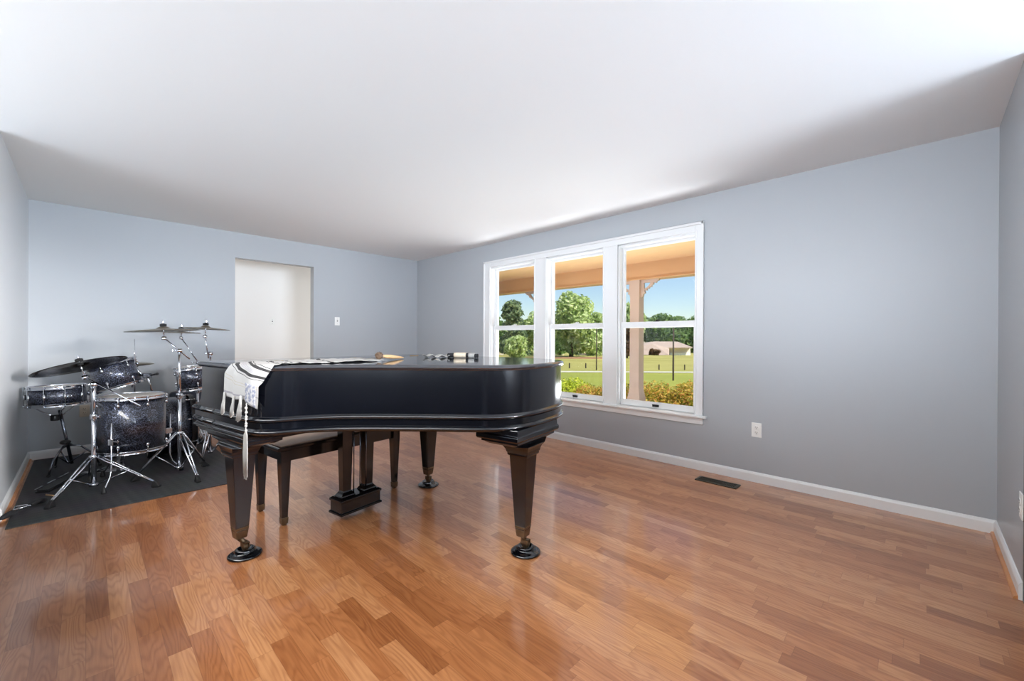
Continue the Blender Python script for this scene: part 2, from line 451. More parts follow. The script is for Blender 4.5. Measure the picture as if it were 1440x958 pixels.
w = MB(); w.box((XR, RY0, 0), (XR+T, RY1, 0.98))  # right-hand blocker, added to shade piano and legs from the lamp
struct('light_block_right', w, M['dark_blocker'], 'unseen dark low wall added to block lamp light on the right', 'wall')
# hall behind the doorway
w = MB()
w.box((-7.0, 0.2, 0), (-6.9, 3.4, H)); w.box((-6.9, 0.2, 0), (XB-0.12, 0.3, H)); w.box((-6.9, 3.3, 0), (XB-0.12, 3.4, H))
struct('wall_hall', w, M['white_wall'], 'white hall wall seen through the doorway', 'wall')
# unseen room added beyond the left opening to hold the fill lamps
w = MB()
w.box((-5.4, YL-5.8, 0), (XR+T, YL-5.7, H)); w.box((-5.4, YL-5.7, 0), (-5.3, YL-T, H)); w.box((XR, YL-5.7, 0), (XR+T, YL-T, H))
struct('lamp_room_left', w, M['white_wall'], 'unseen white walls added around the lamps on the left', 'wall')

w = MB()  # right-hand room, unseen and added to house its fill lamps
w.box((XR+T, YL-T, 0), (6.2, YL, H)); w.box((XR+T, YW, 0), (6.2, YW+T, H)); w.box((6.1, YL, 0), (6.2, YW, H))
struct('lamp_room_right', w, M['white_wall'], 'unseen white walls added around the lamps on the right', 'wall')
def baseboard(name, p0, p1, nrm, label, shoe=True):
    """profile swept along the foot of a wall: board, rounded top and wooden shoe"""
    p0 = Vector(p0); p1 = Vector(p1); n = Vector(nrm)
    prof = [(0,0),(0.013,0),(0.013,0.062),(0.010,0.070),(0.005,0.078),(0,0.080)]
    mb = MB(); k = len(prof); v = []
    for p in (p0, p1):
        for d, z in prof: v.append((p.x+n.x*d, p.y+n.y*d, z))
    f = [tuple(range(k)), tuple(range(2*k-1, k-1, -1))] + [(i, (i+1) % k, k+(i+1) % k, k+i) for i in range(k)]
    mb.add(v, f)
    o = struct(name, mb, M['trim'], label, 'baseboard')
    if not shoe: return
    prof2 = [(0.013,0),(0.027,0),(0.026,0.007),(0.021,0.013),(0.013,0.015)]
    mb = MB(); k = len(prof2); v = []
    for p in (p0, p1):
        for d, z in prof2: v.append((p.x+n.x*d, p.y+n.y*d, z))
    f = [tuple(range(k)), tuple(range(2*k-1, k-1, -1))] + [(i, (i+1) % k, k+(i+1) % k, k+i) for i in range(k)]
    mb.add(v, f)
    finish('shoe_moulding', mb, M['shoe'], o)
M['shoe'] = simple('wood_shoe', rgb(190,132,86), 0.4, var=0.15, vscale=12)
baseboard('baseboard_window', (XB, YW, 0), (XR, YW, 0), (0,-1,0), 'white baseboard under the triple window', False)
baseboard('baseboard_back', (XB, YL, 0), (XB, DY0, 0), (1,0,0), 'white baseboard behind the drum kit', False)
baseboard('baseboard_back_window', (XB, DY1, 0), (XB, YW, 0), (1,0,0), 'white baseboard right of the doorway', False)
baseboard('baseboard_left', (XB, YL, 0), (LX0, YL, 0), (0,1,0), 'white baseboard along the left edge of the mat')
baseboard('baseboard_right', (XR, RY1, 0), (XR, YW, 0), (-1,0,0), 'white baseboard at the right edge')

# window trim
CX0, CX1, CZ1 = -4.225, -1.355, 2.175
def sweep_casing(mb, a, b, w_, axis, y):
    """flat casing board with raised outer band and small inner bead"""
    pass
t = MB()
yb = YW
def board(x0, z0, x1, z1, d): t.box((x0, yb-d, z0), (x1, yb, z1))
board(CX0, 0.48, OP[0][0], CZ1, 0.014); board(OP[2][1], 0.48, CX1, CZ1, 0.014)
board(OP[0][0], WZ1, OP[2][1], CZ1, 0.014)
board(OP[0][1], 0.48, OP[1][0], WZ1, 0.012); board(OP[1][1], 0.48, OP[2][0], WZ1, 0.012)
board(CX0, 0.48, CX0+0.022, CZ1, 0.024); board(CX1-0.022, 0.48, CX1, CZ1, 0.024); board(CX0, CZ1-0.022, CX1, CZ1, 0.024)
for a, b in OP:
    board(a-0.014, 0.48, a, WZ1+0.014, 0.019); board(b, 0.48, b+0.014, WZ1+0.014, 0.019); board(a, WZ1, b, WZ1+0.014, 0.019)
struct('trim_1', t, M['trim'], 'white casing boards around the triple window', 'window trim', 0.003)
t = MB(); t.box((CX0-0.035, YW-0.05, 0.458), (CX1+0.035, YW+0.06, 0.480))
struct('trim_2', t, M['trim'], 'white window stool under the triple window', 'window sill', 0.006)
t = MB(); t.box((CX0, YW-0.016, 0.400), (CX1, YW, 0.458)); t.box((CX0, YW-0.022, 0.438), (CX1, YW, 0.458))
struct('trim_3', t, M['trim'], 'white apron board under the window stool', 'window trim', 0.004)

def sash(name, x0, x1, z0, z1, y, parent, st, bot, top):
    mb = MB(); d = 0.03
    mb.box((x0,y,z0),(x0+st,y+d,z1)); mb.box((x1-st,y,z0),(x1,y+d,z1))
    mb.box((x0+st,y,z0),(x1-st,y+d,z0+bot)); mb.box((x0+st,y,z1-top),(x1-st,y+d,z1))
    g = 0.006
    mb.box((x0+st,y+0.006,z0+bot),(x0+st+g,y+d-0.006,z1-top)); mb.box((x1-st-g,y+0.006,z0+bot),(x1-st,y+d-0.006,z1-top))
    s = finish(name, mb, M['sash'], parent, 0.003)
    p = finish('pane', MB().box((x0+st,y+0.013,z0+bot),(x1-st,y+0.017,z1-top)), M['glass'], s)
    return s
WIN_LABEL = ['leftmost window of the triple window, behind the piano tail', 'middle window of the triple window', 'rightmost window of the triple window, with the porch post in view']
for i, (a, b) in enumerate(OP):
    r = thing('window_%d' % (i+1), WIN_LABEL[i], 'window', (0,0,0), 0, kind='structure')
    j = MB()
    j.box((a-0.006, YW, WZ0), (a+0.006, YW+T, WZ1)); j.box((b-0.006, YW, WZ0), (b+0.006, YW+T, WZ1))
    j.box((a, YW, WZ1-0.02), (b, YW+T, WZ1)); j.box((a, YW+0.06, WZ0-0.01), (b, YW+T+0.02, WZ0+0.015))
    j.box((a+0.006, YW+0.008, WZ0+0.02), (a+0.012, YW+0.035, WZ1-0.02)); j.box((b-0.012, YW+0.008, WZ0+0.02), (b-0.006, YW+0.035, WZ1-0.02))
    finish('window_frame', j, M['sash'], r, 0.002)
    lo = sash('lower_sash', a+0.006, b-0.006, 0.485, 1.315, YW+0.045, r, 0.024 if i else 0.040, 0.055, 0.052)
    hi = sash('upper_sash', a+0.006, b-0.006, 1.262, WZ1-0.02, YW+0.08, r, 0.022 if i else 0.040, 0.052, 0.026)
    xm = (a+b)/2
    lk = MB(); lk.box((xm-0.03, YW+0.045, 1.315), (xm+0.03, YW+0.075, 1.322)); lk.lathe([(0.012,0),(0.012,0.008),(0.006,0.012)], 12, Matrix.Translation((xm,YW+0.058,1.322)))
    lk.box((xm-0.004, YW+0.05, 1.326), (xm+0.032, YW+0.062, 1.333))
    tag(finish('sash_lock', lk, M['black_plastic'] if i == 2 else M['sash'], lo, 0.001), None, None)
    lf = MB(); lf.box((xm-0.032, YW+0.035, 0.498), (xm+0.032, YW+0.045, 0.520)); lf.box((xm-0.032, YW+0.029, 0.514), (xm+0.032, YW+0.045, 0.522))
    o = finish('sash_lift', lf, M['black_plastic'], lo, 0.002); o['label'] = 'black sash lift'

# ------------------------------------------------------------------ plates and register
def outlet(name, loc, rz, label, mat):
    t = thing(name, label, 'outlet', loc, rz)
    # local: x right along wall, y out of the wall is -y, z up
    finish('cover_plate', MB().box((-0.036,-0.006,-0.058),(0.036,0,0.058)), mat, t, 0.003)
    for z in (-0.02, 0.02):
        s = MB(); s.lathe([(0.0165,0),(0.0165,0.0025),(0.015,0.003)], 20, Matrix.Translation((0,-0.006,z)) @ Matrix.Rotation(PI/2,4,'X'))
        f = finish('socket', s, mat, t)
        q = MB(); q.box((-0.008,-0.0095,z-0.001),(-0.0055,-0.0088,z+0.009)); q.box((0.0055,-0.0095,z-0.001),(0.008,-0.0088,z+0.008))
        q.lathe([(0.0028,0),(0.0028,0.0006)], 10, Matrix.Translation((0,-0.0089,z-0.008)) @ Matrix.Rotation(PI/2,4,'X'))
        finish('slot', q, M['slot'], f)
    return t
outlet('wall_outlet', (-0.942, YW, 0.419), 0, 'white duplex outlet on the wall right of the triple window', M['outlet'])
outlet('wall_outlet', (XB, -0.011, 0.416), PI/2, 'beige duplex outlet low on the wall behind the floor tom', M['beige_plate'])
outlet('wall_outlet', (XR, 2.905, 0.41), -PI/2, 'white outlet at the right edge of the photo near the corner', M['outlet'])
def switch(loc, rz, label, mat):
    t = thing('light_switch', label, 'light switch', loc, rz)
    finish('cover_plate', MB().box((-0.036,-0.006,-0.058),(0.036,0,0.058)), mat, t, 0.003)
    finish('toggle', MB().box((-0.005,-0.016,-0.004),(0.005,-0.006,0.012)), M['slot'] if mat is M['outlet'] else mat, t, 0.001)
    for z in (-0.03, 0.03): finish('screw', MB().lathe([(0.003,0),(0.002,0.0012)], 8, Matrix.Translation((0,-0.006,z)) @ Matrix.Rotation(PI/2,4,'X')), M['slot'], t)
switch((XB, 2.469, 1.382), PI/2, 'light switch plate on the grey-blue wall right of the doorway', M['outlet'])
switch((-6.9, 1.935, 1.385), PI/2, 'white light switch on the hall wall seen through the doorway', M['outlet'])
t = thing('floor_register', 'dark brown metal vent in the floor below the rightmost window', 'vent', (-1.16, 3.535, 0))
f_ = MB(); f_.box((-0.155,-0.062,0),(0.155,-0.045,0.006)); f_.box((-0.155,0.045,0),(0.155,0.062,0.006)); f_.box((-0.155,-0.045,0),(-0.135,0.045,0.006)); f_.box((0.135,-0.045,0),(0.155,0.045,0.006))
finish('frame', f_, M['vent'], t, 0.002)
finish('duct_plate', MB().box((-0.135,-0.045,0.0002),(0.135,0.045,0.001)), M['felt_black'], t)
s = MB()
for k in range(22):
    x = -0.128 + k*0.0122
    s.box((x,-0.045,0.001),(x+0.005,0.045,0.0045))
s.box((-0.135,-0.003,0.001),(0.135,0.003,0.005))
tag(finish('grille', s, M['vent'], t), None, None)

# ------------------------------------------------------------------ grand piano
PO = Vector((-2.62, 1.22, 0)); PR = math.radians(10)
eu = Vector((math.cos(PR), math.sin(PR), 0)); ev = Vector((-math.sin(PR), math.cos(PR), 0))
def PW(u, v, z=0.0): return PO + eu*u + ev*v + Vector((0,0,z))
piano = thing('grand_piano', 'black baby grand piano with closed lid in the middle of the room', 'piano', PO, PR)
half = [(-0.12,-0.745),(0.05,-0.745),(0.22,-0.744),(0.30,-0.732),(0.345,-0.708),(0.38,-0.668),(0.415,-0.605),(0.46,-0.54),(0.525,-0.468),(0.60,-0.405),(0.68,-0.345),
        (0.77,-0.285),(0.875,-0.215),(0.98,-0.148),(1.08,-0.085),(1.15,-0.03),(1.20,0.03),(1.23,0.11),(1.243,0.2),(1.245,0.32),(1.235,0.44),(1.205,0.555),(1.15,0.64),(1.06,0.705),(0.95,0.735),(0.8,0.745),(0.4,0.745),(-0.12,0.745)]
def crom(P, k=5):
    out = []
    for i in range(len(P)-1):
        p0, p1, p2, p3 = (Vector(P[max(i-1,0)]), Vector(P[i]), Vector(P[i+1]), Vector(P[min(i+2,len(P)-1)]))
        n = k if (p2-p1).length > 0.03 else 2
        for j in range(n):
            t_ = j/n
            out.append(0.5*((2*p1) + (p2-p0)*t_ + (2*p0-5*p1+4*p2-p3)*t_*t_ + (3*p1-p0-3*p2+p3)*t_**3))
    out.append(Vector(P[-1])); return out
path = crom(half)
def offset(P, d):
    out = []
    for i in range(len(P)):
        a = P[max(i-1,0)]; b = P[min(i+1,len(P)-1)]; t_ = (b-a).normalized()
        out.append(P[i] + Vector((t_.y, -t_.x))*d)
    return out
def sweep(mb, P, prof, close=True):
    """profile (offset outward, z) carried along the open outline P, capped at the ends"""
    rows = [offset(P, d) for d, z in prof]; k = len(prof); n = len(P); v = []
    for i in range(n):
        for j in range(k): v.append((rows[j][i].x, rows[j][i].y, prof[j][1]))
    f = []
    for i in range(n-1):
        for j in range(k if close else k-1):
            l = (j+1) % k
            f.append((i*k+j, (i+1)*k+j, (i+1)*k+l, i*k+l))
    mb.add(v, f, True)
    mb.add([v[j] for j in range(k)], [tuple(range(k))]); mb.add([v[(n-1)*k+j] for j in range(k)], [tuple(reversed(range(k)))])
rim = MB()
sweep(rim, path, [(-0.05,0.984),(0,0.984),(0,0.690),(-0.05,0.690)])
o = finish('case_rim', rim, M['piano'], piano)
e = o.modifiers.new('edges', 'EDGE_SPLIT'); e.split_angle = math.radians(35)
for nm, z in (('bead_moulding', 0.757), ('bead_moulding', 0.700)):
    b = MB(); c = [(-0.004,z+0.016),(0.004,z+0.014),(0.006,z+0.008),(0.011,z+0.007),(0.0135,z),(0.011,z-0.007),(0.006,z-0.008),(0.004,z-0.013),(-0.004,z-0.014)]
    sweep(b, path, c); finish(nm, b, M['piano'], piano)
sb = MB(); ins = offset(path, -0.045); sb.prism([(p.x,p.y) for p in ins], 0.86, 0.875); finish('soundboard', sb, M['tan_wood'], piano)
bt = MB(); bt.prism([(p.x,p.y) for p in ins], 0.692, 0.715); finish('bottom_board', bt, M['piano'], piano)
# cheeks with their curved arms at the keyboard end
def cheek(v0, v1):
    pr = [(-0.12,0.690),(-0.375,0.690),(-0.375,0.748),(-0.372,0.766),(-0.362,0.778),(-0.345,0.783),(-0.325,0.790),(-0.305,0.806),(-0.292,0.830),(-0.285,0.860),(-0.283,0.90),(-0.283,0.984),(-0.12,0.984)]
    mb = MB(); n = len(pr)
    v = [(a, v0, b) for a, b in pr] + [(a, v1, b) for a, b in pr]
    mb.add(v, [tuple(range(n)), tuple(reversed(range(n,2*n)))] + [(i,(i+1)%n,n+(i+1)%n,n+i) for i in range(n)])
    o = finish('cheek', mb, M['piano'], piano)
    s_ = -1 if v0 < 0 else 1; vo = v0 if v0 < 0 else v1
    for z in (0.757, 0.700):
        b = MB()
        pts = [(0.014,0.0),(0.011,0.007),(0.005,0.009),(-0.004,0.014)]
        P = [Vector((-0.386, vo)), Vector((-0.12, vo))] if s_ < 0 else [Vector((-0.12, vo)), Vector((-0.386, vo))]
        c = [(-0.004,z+0.016),(0.004,z+0.014),(0.006,z+0.008),(0.011,z+0.007),(0.0135,z),(0.011,z-0.007),(0.006,z-0.008),(0.004,z-0.013),(-0.004,z-0.014)]
        sweep(b, P, c); finish('cheek_bead', b, M['piano'], o)
cheek(-0.745, -0.665); cheek(0.665, 0.745)
kb = MB(); kb.box((-0.36,-0.747,0.652),(0.235,0.747,0.690)); kb.box((-0.368,-0.757,0.664),(0.245,0.757,0.676)); kb.box((-0.35,-0.735,0.636),(0.225,0.735,0.652))
finish('keybed', kb, M['piano'], piano, 0.004)
fb = MB(); fb.box((-0.365,-0.665,0.69),(-0.335,0.665,0.735)); finish('key_slip', fb, M['piano'], piano, 0.003)
fb = MB(); fb.box((-0.34,-0.665,0.735),(-0.16,0.665,0.752)); fb.box((-0.165,-0.665,0.735),(-0.145,0.665,0.87)); finish('fallboard', fb, M['piano'], piano, 0.004)
# lid in two leaves
def lid(name, P, mat):
    mb = MB(); n = len(P)
    rings = [(0.984,-0.004),(0.986,0.008),(0.990,0.011),(0.994,0.016),(0.999,0.0175),(1.003,0.016),(1.0085,0.011),(1.0115,0.004),(1.012,0.001)]
    v = []
    for z, d in rings:
        q = offset_closed(P, d); v += [(p.x,p.y,z) for p in q]
    f = [tuple(reversed(range(n))), tuple((len(rings)-1)*n+i for i in range(n))]
    mb.add(v, f)
    g = []
    for k in range(len(rings)-1):
        for i in range(n):
            j = (i+1) % n; g.append((k*n+i,k*n+j,(k+1)*n+j,(k+1)*n+i))
    mb.add(v, g, True)
    o = finish(name, mb, mat, piano); e = o.modifiers.new('edges','EDGE_SPLIT'); e.split_angle = math.radians(30)
    return o
def offset_closed(P, d):
    out = []; n = len(P)
    for i in range(n):
        a = (P[i]-P[i-1]); b = (P[(i+1)%n]-P[i])
        a = a.normalized(); b = b.normalized()
        na = Vector((a.y,-a.x)); nb = Vector((b.y,-b.x)); m_ = (na+nb)
        m_ = m_/max(0.35, (m_.length_squared/2))
        out.append(P[i] + m_*d)
    return out
main = [p for p in path if p.x >= 0.0]
main = [Vector((0.02,-0.745))] + [p for p in path if p.x > 0.03] + [Vector((0.02,0.745))]
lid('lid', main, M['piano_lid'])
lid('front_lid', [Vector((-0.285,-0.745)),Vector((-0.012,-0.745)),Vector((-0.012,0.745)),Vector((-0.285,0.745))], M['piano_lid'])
for v_ in (-0.5, 0.0, 0.5): finish('lid_hinge', MB().tube([(0.004,v_-0.04,1.010),(0.004,v_+0.04,1.010)], 0.005, 8), M['brass'], piano)

def piano_leg(u, v, c_u, c_v, cu, cv, ku, kv):
    """square tapered leg at u, v under a stepped corbel of half sizes cu, cv; caster at ku, kv"""
    L_ = MB()
    L_.stack([(0.126,u,v,0.0305,0.0305),(0.146,u,v,0.0315,0.0315),(0.152,u,v,0.0325,0.0325),(0.53,u,v,0.0535,0.0535)])
    leg = finish('leg', L_, M['piano'], piano, 0.003)
    c = MB(); m = lambda t_: (u+(c_u-u)*t_, v+(c_v-v)*t_)
    lv = [(0.522,0,0.056,0.056),(0.530,0,0.062,0.062),(0.540,0,0.062,0.062),(0.543,0,0.066,0.065),(0.556,0.05,0.069,0.067),(0.572,0.15,0.078,0.074),(0.586,0.3,0.093,0.085)]
    c.stack([(z,)+m(t_)+(a,b) for z,t_,a,b in lv] + [(0.598,c_u,c_v,cu*0.66,cv*0.72),(0.606,c_u,c_v,cu*0.76,cv*0.78),(0.612,c_u,c_v,cu*0.82,cv*0.82),(0.616,c_u,c_v,cu*0.88,cv*0.88),(0.628,c_u,c_v,cu*0.88,cv*0.88),(0.632,c_u,c_v,cu*0.97,cv*0.97),(0.640,c_u,c_v,cu,cv),(0.658,c_u,c_v,cu,cv),(0.664,c_u,c_v,cu*0.96,cv*0.96),(0.692,c_u,c_v,cu*0.95,cv*0.95)])
    finish('corbel', c, M['piano'], leg, 0.002)
    f = MB(); f.stack([(0.086,u,v,0.022,0.022),(0.090,u,v,0.0255,0.0255),(0.144,u,v,0.0322,0.0322),(0.148,u,v,0.0315,0.0315)])
    finish('ferrule', f, M['bronze'], leg, 0.002)['label'] = 'bronze ferrule at the foot of the leg'
    k = MB(); T_ = Matrix.Translation((ku,kv,0)); k.tube([(u,v,0.092),(u,v,0.078),(ku,kv,0.068)], 0.012, 12)
    k.box((ku-0.022,kv-0.014,0.045),(ku+0.022,kv-0.010,0.072)); k.box((ku-0.022,kv+0.010,0.045),(ku+0.022,kv+0.014,0.072))
    k.box((ku-0.022,kv-0.014,0.067),(ku+0.022,kv+0.014,0.072))
    k.lathe([(0.0,-0.009),(0.020,-0.009),(0.022,-0.006),(0.022,0.006),(0.020,0.009),(0.0,0.009)], 18, Matrix.Translation((ku,kv,0.045)) @ Matrix.Rotation(PI/2,4,'X'))
    finish('caster', k, M['bronze'], leg)
piano_leg(-0.055, -0.652, 0.005, -0.645, 0.205, 0.105, -0.018, -0.643); piano_leg(0.0, 0.652, 0.0, 0.645, 0.20, 0.105, 0.0, 0.655); piano_leg(1.158, 0.220, 1.13, 0.222, 0.128, 0.212, 1.172, 0.225)
# lyre with three pedals
ly = MB()
ly.stack([(0.040,-0.005,0.015,0.068,0.152),(0.052,-0.005,0.015,0.068,0.152),(0.056,-0.005,0.015,0.060,0.144),(0.116,-0.005,0.015,0.060,0.144),(0.120,-0.005,0.015,0.066,0.150),(0.132,-0.005,0.015,0.066,0.150),(0.138,-0.005,0.015,0.058,0.140),(0.142,-0.005,0.015,0.054,0.134)])
lyre = finish('pedal_lyre', ly, M['piano'], piano, 0.002)
for v_ in (-0.066, 0.096):
    p_ = MB(); p_.stack([(0.142,-0.005,v_,0.040,0.050),(0.150,-0.005,v_,0.038,0.046),(0.168,-0.005,v_,0.026,0.032),(0.176,-0.005,v_,0.024,0.028),(0.60,-0.005,v_,0.030,0.039),(0.64,-0.005,v_,0.030,0.039)])
    finish('lyre_post', p_, M['piano'], lyre, 0.002)
for v_ in (-0.028, 0.018, 0.064):
    finish('pedal_rod', MB().tube([(0.030,v_,0.12),(0.030,v_,0.66)], 0.0038, 10), M['dark_chrome'], lyre)
    p_ = MB(); p_.tube([(-0.06,v_,0.085),(-0.11,v_,0.088),(-0.15,v_,0.082),(-0.165,v_,0.076)], 0.009, 10); p_.ball((-0.16,v_,0.078), 0.02, 12, 8, (1.2,0.9,0.4))
    finish('pedal', p_, M['brass'], lyre)
# caster cups under the legs
CUP = [(0.0,0.0),(0.076,0.0),(0.079,0.004),(0.079,0.009),(0.072,0.014),(0.063,0.017),(0.050,0.020),(0.046,0.026),(0.046,0.034),(0.041,0.038),(0.034,0.038),(0.028,0.026),(0.0,0.023)]
first = None
for (u, v, lab) in ((-0.018,-0.643,'black round caster cup under the piano leg nearest the drum mat'), (0.0,0.655,'black round caster cup under the far piano leg beyond the bench'), (1.172,0.225,'black round caster cup under the piano tail leg nearest the window')):
    if first is None:
        c_ = finish('caster_cup', MB().lathe(CUP, 40), M['piano']); first = c_
    else:
        c_ = first.copy(); COL.objects.link(c_)
    c_.location = PW(u, v, 0); tag(c_, lab, 'caster cup', 'caster cups under the piano legs')

# ------------------------------------------------------------------ bench
BR = math.radians(7)
bench = thing('piano_bench', 'black piano bench with tan seat top behind the piano pedals', 'bench', (-2.985,1.227,0), BR)
b = MB(); b.box((-0.175,-0.415,0.385),(0.175,0.415,0.458)); finish('apron', b, M['piano'], bench, 0.003)
b = MB(); b.box((-0.205,-0.455,0.458),(0.205,0.455,0.480)); finish('seat_board', b, M['piano'], bench, 0.005)
b = MB(); b.box((-0.185,-0.435,0.480),(0.185,0.435,0.488)); o = finish('seat', b, M['bench_pad'], bench, 0.004); o['label'] = 'tan seat top'
for sx in (-1,1):
    for sy in (-1,1):
        l = MB(); l.stack([(0.045,sx*0.165,sy*0.405,0.017,0.017),(0.385,sx*0.165,sy*0.405,0.029,0.029),(0.455,sx*0.165,sy*0.405,0.029,0.029)])
        lg = finish('leg', l, M['piano'], bench, 0.002)
        l = MB(); l.stack([(0.0,sx*0.165,sy*0.405,0.011,0.011),(0.008,sx*0.165,sy*0.405,0.013,0.013),(0.010,sx*0.165,sy*0.405,0.018,0.018),(0.048,sx*0.165,sy*0.405,0.0195,0.0195)])
        finish('ferrule', l, M['bronze'], lg, 0.001)

# ------------------------------------------------------------------ striped shawl over the piano corner
Q0, QR = -0.18, 0.90
def shawl_mat():
    m, nt, p = nodes('striped_wool'); L = nt.links.new
    uv = N(nt, 'ShaderNodeUVMap'); s = N(nt, 'ShaderNodeSeparateXYZ'); L(uv.outputs[0], s.inputs[0])
    r = N(nt, 'ShaderNodeValToRGB'); r.color_ramp.interpolation = 'CONSTANT'
    W_ = rgb(152,150,147); K = rgb(34,32,32); G = rgb(138,134,138); Pn = rgb(120,116,122); Tn = rgb(146,138,124)
    bands = [(-0.130,-0.120,Pn),(-0.056,-0.052,Tn),(-0.038,-0.034,Tn),(0.018,0.022,K),(0.033,0.049,K),(0.056,0.060,G),(0.064,0.068,G),(0.072,0.076,G),(0.085,0.100,K),(0.107,0.110,K),(0.165,0.173,K),(0.180,0.196,K),(0.25,0.265,K),(0.34,0.35,G),(0.42,0.44,K)]
    stops = [(0.0,W_)]
    for a, b, c in bands: stops += [((a-Q0)/QR,c),((b-Q0)/QR,W_)]
    e = r.color_ramp.elements
    e[0].position, e[0].color = stops[0]; e[1].position, e[1].color = stops[-1]
    for pos, c in stops[1:-1]:
        q = e.new(pos); q.color = c
    L(s.outputs[0], r.inputs['Fac']); L(r.outputs['Color'], p.inputs['Base Color'])
    p.inputs['Roughness'].default_value = 0.9
    tc = N(nt, 'ShaderNodeTexCoord'); n = N(nt, 'ShaderNodeTexNoise'); n.inputs['Scale'].default_value = 260; L(tc.outputs['Object'], n.inputs['Vector'])
    b = N(nt, 'ShaderNodeBump'); b.inputs['Strength'].default_value = 0.3; b.inputs['Distance'].default_value = 0.002
    L(n.outputs['Fac'], b.inputs['Height']); L(b.outputs['Normal'], p.inputs['Normal'])
    return m
M['shawl'] = shawl_mat()
edge = [p for p in offset(path, 0.022) if p.x >= 0.05]
acc = [0.0]
for i in range(1, len(edge)): acc.append(acc[-1] + (edge[i]-edge[i-1]).length)
def edge_at0(s_):
    for i in range(1, len(edge)):
        if acc[i] >= s_:
            k = (s_-acc[i-1])/(acc[i]-acc[i-1]); return edge[i-1].lerp(edge[i], k)
    return edge[-1]
EO = 0.0
for k_ in range(400):
    if edge_at0(k_*0.001).x >= 0.093: EO = k_*0.001; break
def edge_at(s_): return edge_at0(max(0.0, s_+EO))
def out_at(s_):
    nx = (edge_at(s_+0.012) - edge_at(s_-0.012)).normalized(); return Vector((nx.y,-nx.x))
S_MAX = 0.315
def interp(tab, x):
    for (a, b), (c, d) in zip(tab, tab[1:]):
        if x <= c: return b + (d-b)*(x-a)/(c-a) if c > a else d
    return tab[-1][1]
# how far the cloth hangs below the lid edge along the arc, in metres
DROP = [(0.0,0.152),(0.05,0.160),(0.102,0.164),(0.187,0.160),(0.198,0.170),(0.252,0.203),(0.2535,0.100),(0.258,0.095),(0.270,0.082),(0.287,0.054),(0.304,0.024),(0.315,0.003)]
def qval(s_, d):
    return s_*0.42*max(0.1, 1-(max(d,0)/0.16)**2) - 0.94*d
sh = MB(); uvs = []
NS, ND, NI = 126, 26, 30
rows_ = ND+NI+1
for i in range(NS+1):
    s0 = S_MAX*i/NS; dl = interp(DROP, s0)
    for j in range(rows_):
        if j <= ND:
            d = dl*(1-j/ND)
            s_ = s0 + 0.045*max(0, 1-d/0.045)*(1-s0/S_MAX)
            e_ = edge_at(s_); out = out_at(s_)
            k = min(1, d/0.05)
            wv = 0.5+0.5*math.sin(s0*62 + d*7)
            q = e_ + out*(0.004 + 0.005*math.sin(min(1,d/0.025)*PI/2) + 0.010*wv*k)
            z = 1.0150 - d
            qq = qval(s_, d)
        else:
            w_ = 0.72*((j-ND)/NI)**1.4
            s_ = s0 + 0.045*(1-s0/S_MAX); e_ = edge_at(s_)
            q = Vector((e_.x*(1-0.0*w_) + 0.10*w_*(s0/S_MAX), e_.y + w_*(0.93 if s0/S_MAX < 0.5 else 0.93-0.25*(s0/S_MAX-0.5))))
            wr = 0.0025*(1+math.sin(s0*60 + w_*16))*min(1,w_/0.04) + 0.002*(1+math.sin(w_*70+s0*11))*min(1,w_/0.05)
            z = 1.0160 + wr
            qq = s_*0.42 + w_*0.90
        sh.v.append(Vector((q.x, q.y, z)))
        uvs.append((max(0.001, min(0.999, (qq-Q0)/QR)), s0/S_MAX))
for i in range(NS):
    for j in range(rows_-1):
        a = i*rows_+j; sh.f.append([a, a+1, a+rows_+1, a+rows_]); sh.sm.append(True)
sh.uv = uvs
shawl = finish('prayer_shawl', sh, M['shawl'], None, weld=False)
shawl.location = PO; shawl.rotation_euler = (0,0,PR)
so = shawl.modifiers.new('thickness','SOLIDIFY'); so.thickness = 0.0022; so.offset = 1
tag(shawl, 'white wool shawl with black stripes draped over the treble corner of the piano', 'shawl')
def hang_pt(s_, d, lift=0.010):
    q = edge_at(s_) + out_at(s_)*lift; return Vector((q.x, q.y, 1.0150-d))
for (s_, d0, d1) in ((0.018,0.150,0.245),(0.112,0.160,0.248),(0.172,0.155,0.262)):
    tb = MB()
    for k in range(4):
        o_ = (k-1.5)*0.0042
        tb.tube([hang_pt(s_+o_*0.5, d0-0.014, 0.021), hang_pt(s_+o_*0.7, d0+0.02, 0.024), hang_pt(s_+o_*1.7-0.005, (d0+d1)/2, 0.026), hang_pt(s_+o_*2.3-0.009, d1-0.006*abs(k-1), 0.027)], 0.0046, 8, None, 0.0036)
    finish('fringe_tassel', tb, M['white_cloth'], shawl)
